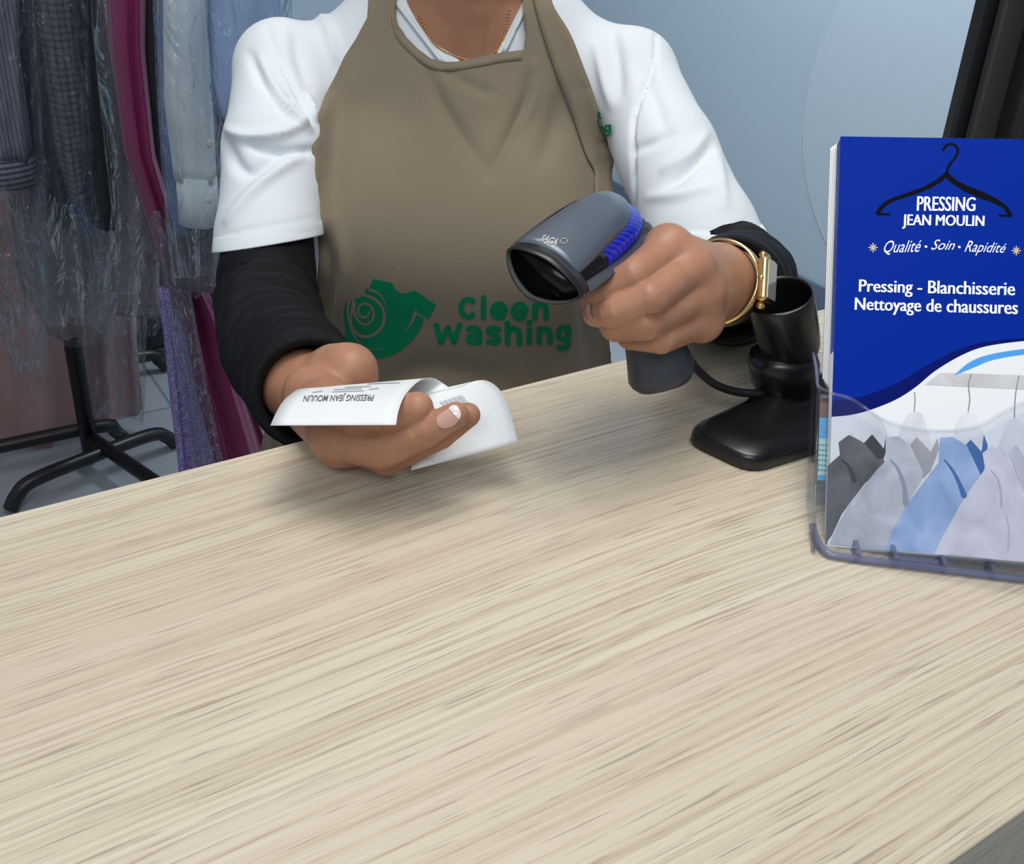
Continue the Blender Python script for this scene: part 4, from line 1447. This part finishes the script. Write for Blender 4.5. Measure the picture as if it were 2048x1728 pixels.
# ------------------------------------------------------------------ scanner stand
stand = empty('scanner_stand', tuple(on_z(1570, 850, Z)))
m_standp = mat('satin_black_plastic', (0.008, 0.008, 0.010), 0.27)
# foot: rounded plate, raised towards the column
pl = [on_z(1363, 885, Z)[:2], on_z(1502, 951, Z)[:2], np.array([.535, .338]), np.array([.548, .395]), on_z(1530, 806, Z)[:2]]
cen = np.mean(pl, axis=0)


def rounded(P, r, m=5):
    out = []; P = [np.asarray(p) for p in P]
    for i in range(len(P)):
        a, b, c = P[i - 1], P[i], P[(i + 1) % len(P)]
        u1 = (a - b) / np.linalg.norm(a - b); u2 = (c - b) / np.linalg.norm(c - b)
        p0, p1 = b + u1 * r, b + u2 * r
        for t in np.linspace(0, 1, m):
            out.append((1 - t) ** 2 * p0 + 2 * t * (1 - t) * b + t * t * p1)
    return out


o2 = rounded(pl, .014); colc = on_z(1575, 815, Z)[:2]
rings = []
for q, z, tow in ((.985, 0, 0), (1.0, .002, 0), (1.0, .007, 0), (.985, .0095, 0), (.95, .0112, 0), (.72, .0135, .15), (.50, .0165, .5), (.36, .021, .9), (.30, .027, 1.0)):
    c = cen + (colc - cen) * tow
    rings.append([np.array([*(c + (p - cen) * q), Z + z]) for p in o2])
loft('foot', rings, m_standp, stand)
cx_, cy_ = colc
up = np.array([0, 0, 1.0])


def ell(c, a, b, th_, ax1, ax2):
    return [np.asarray(c) + ax1 * a * np.sign(math.cos(t)) * abs(math.cos(t)) ** .8 + ax2 * b * np.sign(math.sin(t)) * abs(math.sin(t)) ** .8 for t in th_]


tt = np.arange(40) * 2 * math.pi / 40
rx_, ry_ = RT, HD
cpt = lambda px, py, d=.672: at(px, py, d)
# neck and shoulder block
nb = [(cpt(1570, 838, .700), .013, .013), (cpt(1568, 800, .692), .0135, .0135), (cpt(1566, 780, .686), .015, .015), (cpt(1566, 768, .684), .0215, .019), (cpt(1566, 735, .676), .0232, .021), (cpt(1570, 716, .672), .0225, .0205),
      (cpt(1580, 700, .668), .0175, .017)]
loft('neck', [ell(c, a, b, tt, rx_, ry_) for c, a, b in nb], m_standp, stand)
# cup: open-topped scoop leaning back
axc = cpt(1560, 584, .640) - cpt(1588, 705, .668); axc /= np.linalg.norm(axc)
ca = rx_ - axc * (rx_ @ axc); ca /= np.linalg.norm(ca); cbv = np.cross(axc, ca)
if cbv @ HD < 0:
    cbv = -cbv
base_c = cpt(1586, 712, .670); rings = []; inner = []
prof = [(0.0, .0165, .0155), (.004, .0185, .017), (.018, .0200, .019), (.034, .0208, .0200), (.050, .0212, .0205)]
for s, a, b in prof:
    ring = []; rin = []
    for t in tt:
        # rim falls on the camera side, with a lip at the left
        hgt = s * (1.0 + (.05 * math.cos(t - 2.6)) * (s / .05))
        c = base_c + axc * hgt
        d = ca * math.cos(t) * a + cbv * math.sin(t) * b
        ring.append(c + d); rin.append(c + d * .90)
    rings.append(ring); inner.append(rin)
v, f = loft_data(rings + inner[::-1], cap=True)
cup = mesh('cup', v, f, m_standp, stand)
subsurf(cup, 1)
tag(stand, 'black scanner stand with an open cup, on the counter beside the leaflet holder', 'scanner stand')

# ------------------------------------------------------------------ leaflet holder and leaflets
BL = at(1655, 1092, .569)
fu = np.array([.7219, -.6833, .1092]); fu /= np.linalg.norm(fu)
fv = np.array([.4425, .5772, .6863]); fv -= fu * (fv @ fu); fv /= np.linalg.norm(fv)
FH = .2566
fn = np.cross(fu, fv)
if fn @ (CAM - BL) < 0:
    fn = -fn
FW = .1187


def fp_(u, v, n=0.0):
    return BL + fu * u + fv * v + fn * n


def fl(px, py):
    p = on_plane(px, py, BL, fn) - BL
    return np.array([p @ fu, p @ fv])


def flat(name, V2, F2, n, m, parent):
    o = mesh(name, [fp_(q[0], q[1], n) for q in V2], F2, m, parent, False)
    return o


def px_poly(pts, step=None):
    P = [fl(*q) for q in pts]
    return P, [tuple(range(len(P)))]


def tri_poly(pts):
    return poly2d([fl(*q) for q in pts], .02)


def clip_u(pts):
    return pts


m_white = mat('glossy_white_paper', (0.80, 0.82, 0.85), 0.3, coat=0.2)
m_royal = mat('royal_blue_print', (0.0, 0.022, 0.29), 0.5, spec=0.03)
m_navyp = mat('navy_blue_print', (0.0, 0.006, 0.13), 0.5, spec=0.04)
m_hang = mat('black_print', (0.004, 0.004, 0.007), 0.6, spec=0.03)
m_letter = mat('white_print', (0.86, 0.88, 0.92), 0.35)
m_goldp = mat('gold_print', (0.75, 0.6, 0.3), 0.4)
m_cyan = mat('light_blue_print', (0.05, 0.33, 0.80), 0.3)

front = obox('leaflet', fp_(0, 0, -.0007), fu * FW, fv * FH, fn * .0007, m_white)
tag(front, 'front leaflet of the stack, blue and white, with a black clothes hanger and shirts', 'leaflet', 'leaflets in the clear holder')
# blue field with its curved lower edge (picture corners continued past the frame)
wave_o = [(1657, 834), (1700, 830), (1740, 820), (1790, 800), (1830, 775), (1870, 742), (1920, 712), (1970, 693), (2048, 682), (2112, 679)]
wave_i = [(1657, 803), (1700, 798), (1740, 788), (1790, 768), (1830, 745), (1870, 722), (1920, 698), (1970, 684), (2048, 676), (2112, 673)]
so = [fl(*q) for q in spline(wave_o, 5)]; si = [fl(*q) for q in spline(wave_i, 5)]
so[0][0] = 0; si[0][0] = 0; so[-1][0] = FW; si[-1][0] = FW
flat('blue_print', *poly2d([(0, FH)] + [(max(q[0], 0), q[1]) for q in si] + [(FW, FH)], .03), .00012, m_royal, front)
flat('navy_wave', *poly2d([(max(q[0], 0), q[1]) for q in si] + [(max(q[0], 0), q[1] ) for q in so[::-1]], .03), .00012, m_navyp, front)
sw = [(1906, 752), (1940, 724), (1980, 709), (2048, 698), (2105, 694)]; sw2 = [(2105, 705), (2048, 709), (1985, 720), (1945, 736)]
flat('light_blue_swoosh', *tri_poly(list(spline(sw, 4)) + list(spline(sw2, 4))), .00016, m_cyan, front)


def strokes_flat(name, lines, m, n=.0002):
    prt = []
    for P, w0, w1 in lines:
        Q = np.array([fl(*q) for q in spline(P, 6)]); k = 1 / 3600.
        v, f = ribbon2d(Q * 1000, w0 * k * 1000, w1 * k * 1000)
        prt.append(([q / 1000 for q in v], f))
    return flat(name, *merge2d(prt), n, m, front)


KF = lambda x, y: (1580 + x / 3.6, 220 + y / 3.6)
hk = [KF(*q) for q in ((1104, 288), (1125, 258), (1160, 246), (1195, 262), (1208, 300), (1192, 340), (1160, 380), (1138, 415), (1128, 455))]
prt = []
for P, w0, w1 in [(hk, 3.0, 2.6)]:
    Q = np.array([fl(*q) for q in spline(P, 6)]) * 1000
    v, f = ribbon2d(Q, w0 * .275, w1 * .275); prt.append(([q / 1000 for q in v], f))
armL = [(1128, 440), (1100, 465), (1050, 505), (960, 555), (860, 590), (760, 625), (690, 655), (640, 700), (612, 745), (625, 760), (720, 760), (725, 745), (650, 742), (675, 705), (730, 665), (800, 640), (900, 610), (1000, 570), (1080, 525), (1122, 488)]
armR = [(1128, 440), (1160, 475), (1220, 520), (1300, 555), (1400, 595), (1490, 640), (1560, 690), (1603, 750), (1595, 772), (1500, 770), (1500, 752), (1568, 752), (1530, 705), (1450, 665), (1350, 630), (1250, 585), (1160, 525), (1122, 488)]
for P in (armL, armR):
    prt.append(poly2d([fl(*KF(*q)) for q in P], .02))
flat('hanger_emblem', *merge2d(prt), .0002, m_hang, front)


def txt(s, quad, bold=.02, shear=0, space=1.0):
    return text2d(s, [fl(*q) for q in quad], bold, shear, space)


TX = [txt('PRESSING', [KF(918, 622), KF(1335, 630), KF(1330, 730), KF(914, 728)], .0, 0, 1.0), txt('JEAN MOULIN', [KF(812, 752), KF(1398, 762), KF(1394, 862), KF(808, 856)], .0, 0, 1.0),
      txt('Pressing - Blanchisserie', [KF(500, 1222), KF(1618, 1240), KF(1616, 1368), KF(496, 1338)], .0, 0, 1.0),
      txt('Nettoyage de chaussures', [KF(470, 1352), KF(1638, 1374), KF(1636, 1504), KF(466, 1468)], .0, 0, 1.0)]
for V_, F_ in TX:
    vs, fs_ = [], []
    for k, dx in enumerate((-.00022, .0, .00022)):
        fs_ += [tuple(i + len(vs) for i in q) for q in F_]
        vs += [fp_(q[0] + dx, q[1], .00028 + .00004 * k) for q in V_]
    mesh('printed_lettering', vs, fs_, m_letter, front, False)
SC = [txt('Qualité', [KF(680, 942), KF(948, 935), KF(944, 1040), KF(672, 1046)], .0, .45), txt('Soin', [KF(1022, 932), KF(1190, 940), KF(1186, 1008), KF(1014, 1008)], .0, .45),
      txt('Rapidité', [KF(1262, 940), KF(1560, 962), KF(1554, 1052), KF(1252, 1048)], .0, .45)]
for q in ((978, 985), (1218, 988)):
    c = fl(*KF(*q)); SC.append(disc2d(c, .0008, 12))
flat('script_lettering', *merge2d(SC), .0003, m_letter, front)
for q in ((598, 992), (1628, 1014)):
    ST_ = []
    for dx, dy in ((1, 0), (0, 1), (.6, .6), (.6, -.6)):
        a, b = fl(*KF(q[0] - 34 * dx, q[1] - 34 * dy)), fl(*KF(q[0] + 34 * dx, q[1] + 34 * dy))
        v, f = ribbon2d(np.linspace(a, b, 3) * 1000, .28); ST_.append(([p / 1000 for p in v], f))
    flat('printed_sparkle', *merge2d(ST_), .0003, m_goldp, front)


# printed picture of shirts on a rail
def print_mat(name, c0, c1, sc=60, rot=0.5):
    m = mat(name, c0, 0.3, coat=0.2)
    v = coords(m, (sc, sc, sc * .25), (rot, rot, 0))
    return base(m, ramp(m, noise(m, v, 1.0, 3, .5, .6), [(0.32, c0), (0.68, c1)]))


KP = lambda x, y: (1580 + x / 3.2, 660 + y / 3.2)
pr_rail = print_mat('printed_rail_grey', (0.50, 0.50, 0.52), (0.62, 0.62, 0.64))
flat('printed_rail', *tri_poly([KP(*q) for q in ((862, 350), (960, 275), (1150, 278), (1500, 292), (1690, 300), (1690, 392), (1500, 380), (1150, 365))]), .00015, pr_rail, front)
pr_hang = print_mat('printed_hanger_white', (0.60, 0.61, 0.66), (0.80, 0.81, 0.85), 40)
pr_wire = mat('printed_wire', (0.22, 0.22, 0.24), 0.4)
hooks = [[(797, 400), (800, 450), (795, 520)], [(1160, 285), (1142, 350), (1150, 440), (1140, 522)], [(1465, 290), (1448, 380), (1440, 450), (1435, 560)]]
wr_ = []
for h_ in hooks:
    Q = np.array([fl(*KP(*q)) for q in spline(h_, 5)]) * 1000
    v, f = ribbon2d(Q, .30); wr_.append(([p / 1000 for p in v], f))
flat('printed_hook', *merge2d(wr_), .0002, pr_wire, front)
hangers = [[(385, 672), (415, 600), (450, 545), (500, 528), (560, 545), (600, 600), (620, 668), (570, 760), (470, 720)],
           [(690, 690), (720, 600), (760, 540), (800, 522), (840, 535), (865, 590), (880, 640), (900, 700), (880, 790), (780, 800)],
           [(1050, 640), (1080, 570), (1120, 532), (1160, 528), (1195, 560), (1225, 620), (1240, 680), (1200, 760), (1080, 760)],
           [(1330, 750), (1365, 650), (1400, 585), (1445, 565), (1480, 590), (1520, 680), (1540, 760), (1450, 850)],
           [(1600, 760), (1625, 650), (1660, 590), (1690, 580), (1690, 760)]]
for h_ in hangers:
    flat('printed_hanger', *tri_poly([KP(*q) for q in spline(h_ + h_[:1], 3)[:-1]]), .0002, pr_hang, front)
shirts = [  # printed shirts from the left: (dark, light, outline, inner collar, fold)
    ((0.06, 0.055, 0.065), (0.15, 0.14, 0.16), [(240, 870), (320, 800), (310, 720), (375, 672), (430, 700), (480, 730), (560, 830), (600, 820), (610, 880), (480, 980), (380, 1110), (330, 1180), (270, 1310), (228, 1370)], [(470, 728), (525, 668), (600, 760), (615, 670), (620, 760), (590, 850), (550, 830)],
     (0.02, 0.02, 0.025)),
    ((0.42, 0.43, 0.48), (0.62, 0.64, 0.70), [(250, 1372), (310, 1240), (380, 1110), (480, 990), (560, 890), (610, 840), (612, 690), (690, 680), (770, 740), (850, 910), (845, 960), (780, 1060), (720, 1180), (650, 1290), (610, 1408)], [(770, 735), (810, 685), (900, 780), (945, 690), (955, 760), (900, 900), (850, 950)],
     (0.36, 0.35, 0.36)),
    ((0.22, 0.34, 0.60), (0.42, 0.55, 0.80), [(612, 1408), (650, 1290), (740, 1130), (850, 980), (950, 850), (960, 690), (1040, 684), (1130, 740), (1215, 920), (1200, 960), (1110, 1080), (1020, 1240), (960, 1350), (920, 1432)], [(1125, 735), (1155, 702), (1225, 780), (1240, 670), (1265, 740), (1240, 900), (1215, 930)],
     (0.03, 0.11, 0.33)),
    ((0.58, 0.56, 0.64), (0.74, 0.73, 0.80), [(922, 1434), (980, 1330), (1080, 1130), (1180, 980), (1250, 900), (1230, 790), (1290, 745), (1360, 780), (1440, 900), (1500, 1050), (1690, 900), (1690, 1500), (1400, 1475)], [(1400, 790), (1445, 735), (1510, 830), (1600, 760), (1690, 800), (1690, 900), (1500, 1050)],
     (0.50, 0.49, 0.56))]
for i, (c0, c1, ol, il, ci) in enumerate(shirts):
    d = i * .00004
    flat('printed_collar', *tri_poly([KP(*q) for q in il]), .00026 + d, print_mat('printed_collar_shade', ci, tuple(x * 1.25 for x in ci)), front)
    flat('printed_shirt', *tri_poly([KP(*q) for q in ol]), .00028 + d, print_mat('printed_shirt_cloth', c0, c1, 55), front)
folds_ = [([(330, 830), (380, 880), (410, 960)], (0.03, 0.03, 0.035)), ([(640, 830), (690, 890), (730, 1000), (740, 1110)], (0.30, 0.31, 0.38)), ([(985, 830), (1040, 900), (1085, 990), (1112, 1060)], (0.04, 0.14, 0.40)),
          ([(1285, 900), (1330, 960), (1350, 1060), (1350, 1130)], (0.46, 0.44, 0.52)), ([(1380, 1180), (1400, 1280), (1395, 1400)], (0.52, 0.50, 0.58))]
for P, c in folds_:
    Q = np.array([fl(*KP(*q)) for q in spline(P, 5)]) * 1000
    v, f = ribbon2d(Q, .35, 1.5 if c[2] < .45 else .6)
    flat('printed_fold', [p / 1000 for p in v], f, .00048, mat('printed_fold_shade', c, 0.3), front)

# sheets behind the front one
full_lab = ['second full-length leaflet, directly behind the front one', 'third full-length leaflet, two behind the front one', 'rearmost full-length leaflet, just before the short ones']
for k in range(3):
    n = -.0012 - .0024 * (k + 1)
    o = obox('leaflet', fp_(-.0003 * (k + 1), -.0005, n), fu * FW, fv * (FH + .0004 * k), fn * .0018, m_white)
    o2_ = mesh('blue_print', [fp_(-.0003 * (k + 1) + a * FW, b, n + .00185) for a, b in ((0, FH * .45), (1, FH * .45), (1, FH - .0006), (0, FH - .0006))], [(0, 1, 2, 3)], m_royal, o, False)
    tag(o, full_lab[k], 'leaflet', 'leaflets in the clear holder')
short_lab = ['first short leaflet of the white-edged stack behind the long ones', 'second short leaflet of the white-edged stack, counted from the long ones', 'middle short leaflet of the white-edged stack',
             'short leaflet just in front of the hindmost of the white-edged stack', 'hindmost short leaflet of the white-edged stack, its lower corner the highest']
for k in range(5):
    n = -.0108 - .0027 * k
    vb_ = .094 + .0026 * k
    o = obox('leaflet', fp_(-.0005 - .0007 * k, vb_, n), fu * FW, fv * (FH + .0010 + .0007 * k - vb_), fn * .0022, m_white)
    mesh('blue_print', [fp_(-.0005 - .0007 * k + .001 + a * (FW - .001), b, n + .00226) for a, b in ((0, FH * .55), (1, FH * .55), (1, FH + .0008 + .0007 * k), (0, FH + .0008 + .0007 * k))], [(0, 1, 2, 3)], m_royal, o, False)
    tag(o, short_lab[k], 'leaflet', 'leaflets in the clear holder')
# small coloured card behind, seen through the holder's side
card = obox('price_card', fp_(-.0052, .040, -.0125), fu * .08, fv * .052, fn * .0006, mat('sky_blue_card', (0.10, 0.42, 0.75), 0.3))
obox('brown_strip', fp_(-.0052, .078, -.0119), fu * .08, fv * .014, fn * .0002, mat('brown_print', (0.16, 0.08, 0.05), 0.4), card)
obox('pale_panel', fp_(-.0052, .043, -.0119), fu * .08, fv * .022, fn * .0002, mat('pale_green_print', (0.45, 0.68, 0.70), 0.4), card)
gl = [ribbon2d(np.array([(-5 + j * 1.7, 46 + i * 3.0), (-4.0 + j * 1.7, 46 + i * 3.0)]), .55, cap=False) for i in range(6) for j in range(6)]
mesh('green_lettering', [fp_(q[0] / 1000, q[1] / 1000, -.01165) for v, f in [merge2d(gl)] for q in v], merge2d(gl)[1], mat('green_card_print', (0.03, 0.28, 0.16), 0.5), card, False)
tag(card, 'small sky-blue and brown card tucked behind the front leaflets in the clear holder', 'card')

# clear holder
m_acr = clear_plastic('clear_acrylic', (0.95, 0.96, 0.98), 0.004, 0.4, 0.05, None, edge=0.2)
m_acre = mat('acrylic_edge', (0.20, 0.22, 0.36), 0.12, coat=0.4)
_N, _L, _b = nodes(m_acre); _b.inputs['Alpha'].default_value = 0.55
hold = empty('leaflet_holder', (float(fp_(.06, -.012)[0]), float(fp_(.06, -.012)[1]), Z))
U0, U1 = -.0085, FW + .008
NF, NB = .007, -.029
# front wall, its top edge cut in a wave
wv = [(1632, 770), (1660, 786), (1700, 797), (1735, 820), (1770, 842), (1815, 856), (1860, 862), (1910, 862), (1960, 852), (2010, 824), (2048, 806), (2080, 800), (2120, 810)]


def nfl(px, py, n):
    p0 = BL + fn * n; p = on_plane(px, py, p0, fn) - p0
    return np.array([p @ fu, p @ fv])


W2 = [nfl(*q, NF) for q in spline(wv, 4)]
W2 = [q for q in W2 if U0 <= q[0] <= U1]
W2 = [np.array([U0, W2[0][1]])] + W2 + [np.array([U1, W2[-1][1]])]
VB = -.010
n_ = len(W2); v = [fp_(q[0], q[1], NF) for q in W2] + [fp_(q[0], VB, NF) for q in W2]
solidify(mesh('front_wall', v, [(i, i + 1, n_ + i + 1, n_ + i) for i in range(n_ - 1)], m_acr, hold, False), .0016, 1)
tube('front_rim', [fp_(q[0], q[1], NF + .0006) for q in W2], .0010, m_acr, hold, 8)
# side walls with the tall back corner
for u, sgn in ((U0, 1), (U1, -1)):
    top = W2[0][1] if sgn > 0 else W2[-1][1]
    prof = [(NF, VB), (NF, top), (NF - .006, top + .003), (-.010, top + .018), (NB, top + .034), (NB, VB)]
    v = [fp_(u, b, a) for a, b in prof]
    o = mesh('side_wall', v, [tuple(range(len(v)))], m_acr, hold, False); solidify(o, .0016, 0)
    tube('side_rim', [fp_(u, b, a) for a, b in spline(prof[1:5], 3)], .0010, m_acre, hold, 8)
    tube('corner_edge', [fp_(u, VB, NF), fp_(u, (VB + top) / 2, NF), fp_(u, top, NF)], .0011, m_acr, hold, 8)
obox('back_wall', fp_(U0, VB, NB), fu * (U1 - U0), fv * (W2[0][1] + .034 - VB), fn * .0016, m_acr, hold)
obox('pocket_floor', fp_(U0, -.003, NB), fu * (U1 - U0), fv * .0016, fn * (NF - NB), m_acr, hold)
obox('inner_ledge', fp_(U0 + .004, .089, NB + .001), fu * (U1 - U0 - .006), fv * .0022, fn * .0185, m_acre, hold)
# foot rail along the counter with its notches
q0, q1 = on_z(1634, 1112, Z)[:2], on_z(2048, 1163, Z)[:2]
bd = (q1 - q0) / np.linalg.norm(q1 - q0); bn = np.array([bd[1], -bd[0]])
B3 = lambda a, b, z: np.array([*(q0 + bd * a + bn * b), Z + z])
rail = [B3(-.0002, -.022, .0045), B3(.0006, -.012, .003), B3(.004, -.002, .0026), B3(.012, .001, .0024), B3(.06, .0015, .0024), B3(.128, .001, .0024)]
tube('foot_rail', spline(rail, 4), .0022, m_acre, hold, 8)
for a, wdt in ((.020, .0024), (.040, .0024), (.066, .0024), (.092, .0024)):
    obox('rib', B3(a, -.010, .0003), np.array([*bd, 0]) * wdt, np.array([*bn, 0]) * .012, np.array([0, 0, .0065]), m_acre, hold, .0002)
obox('front_lip', B3(.021, -.003, .0003), np.array([*bd, 0]) * .020, np.array([*bn, 0]) * .0015, np.array([0, 0, .010]), m_acr, hold)
obox('dark_tab', B3(.0425, -.004, .0003), np.array([*bd, 0]) * .0225, np.array([*bn, 0]) * .004, np.array([0, 0, .0042]), m_acre, hold)
obox('front_lip', B3(.0685, -.003, .0003), np.array([*bd, 0]) * .023, np.array([*bn, 0]) * .0015, np.array([0, 0, .010]), m_acr, hold)
tube('back_strut', [fp_(.03, W2[0][1] + .02, NB), np.array([*fp_(.03, .05, NB - .10)[:2], Z + .003])], .003, m_acr, hold, 8)
tube('back_strut', [fp_(.09, W2[0][1] + .02, NB), np.array([*fp_(.09, .05, NB - .10)[:2], Z + .003])], .003, m_acr, hold, 8)
tag(hold, 'clear plastic leaflet holder with a wavy front edge, on the counter at the right', 'leaflet holder')

# ------------------------------------------------------------------ monitor at the right, seen from behind
mon = empty('monitor', tuple(on_z(2040, 560, Z)))
m_monf = mat('black_monitor_plastic', (0.010, 0.011, 0.013), 0.4)
m_mong = mat('dark_grey_monitor_plastic', (0.035, 0.034, 0.034), 0.5)
DM = .74
a0, a1 = at(1893, 262, DM), at(1962, -20, DM - .046)
mv = a1 - a0; mv /= np.linalg.norm(mv)
mu = R @ np.array([.90, .10, .42]); mu[2] = 0; mu -= mv * (mu @ mv); mu /= np.linalg.norm(mu)
mn = np.cross(mu, mv)
if mn @ (CAM - a0) < 0:
    mn = -mn
o0 = a0 - mv * .05
obox('screen_bezel', o0 - mn * .004, mu * .30, mv * .24, mn * .010, m_monf, mon, .002)
obox('rear_frame', o0 + mu * .0095 + mv * .0 + mn * .008, mu * .278, mv * .232, mn * .008, m_mong, mon, .002)
obox('rear_housing', o0 + mu * .028 + mv * .012 + mn * .016, mu * .24, mv * .21, mn * .018, m_monf, mon, .004)
obox('rear_cover', o0 + mu * .040 + mv * .016 + mn * .030, mu * .20, mv * .105, mn * .006, m_monf, mon, .002)
st0 = o0 + mu * .13 + mv * .05 + mn * .018
ftp = np.array([st0[0], st0[1], Z])
tube('stand_arm', [st0, (st0 + ftp) / 2 + [0, 0, .0], ftp + [0, 0, .012]], .016, m_monf, mon, 14)
loft('stand_base', [[ftp + np.array([r_ * math.cos(t), r_ * .8 * math.sin(t), z_]) for t in tt] for r_, z_ in ((.075, 0), (.078, .004), (.072, .011), (.03, .014))], m_monf, mon)
tag(mon, 'black monitor seen from behind at the upper right, beyond the leaflets', 'monitor')
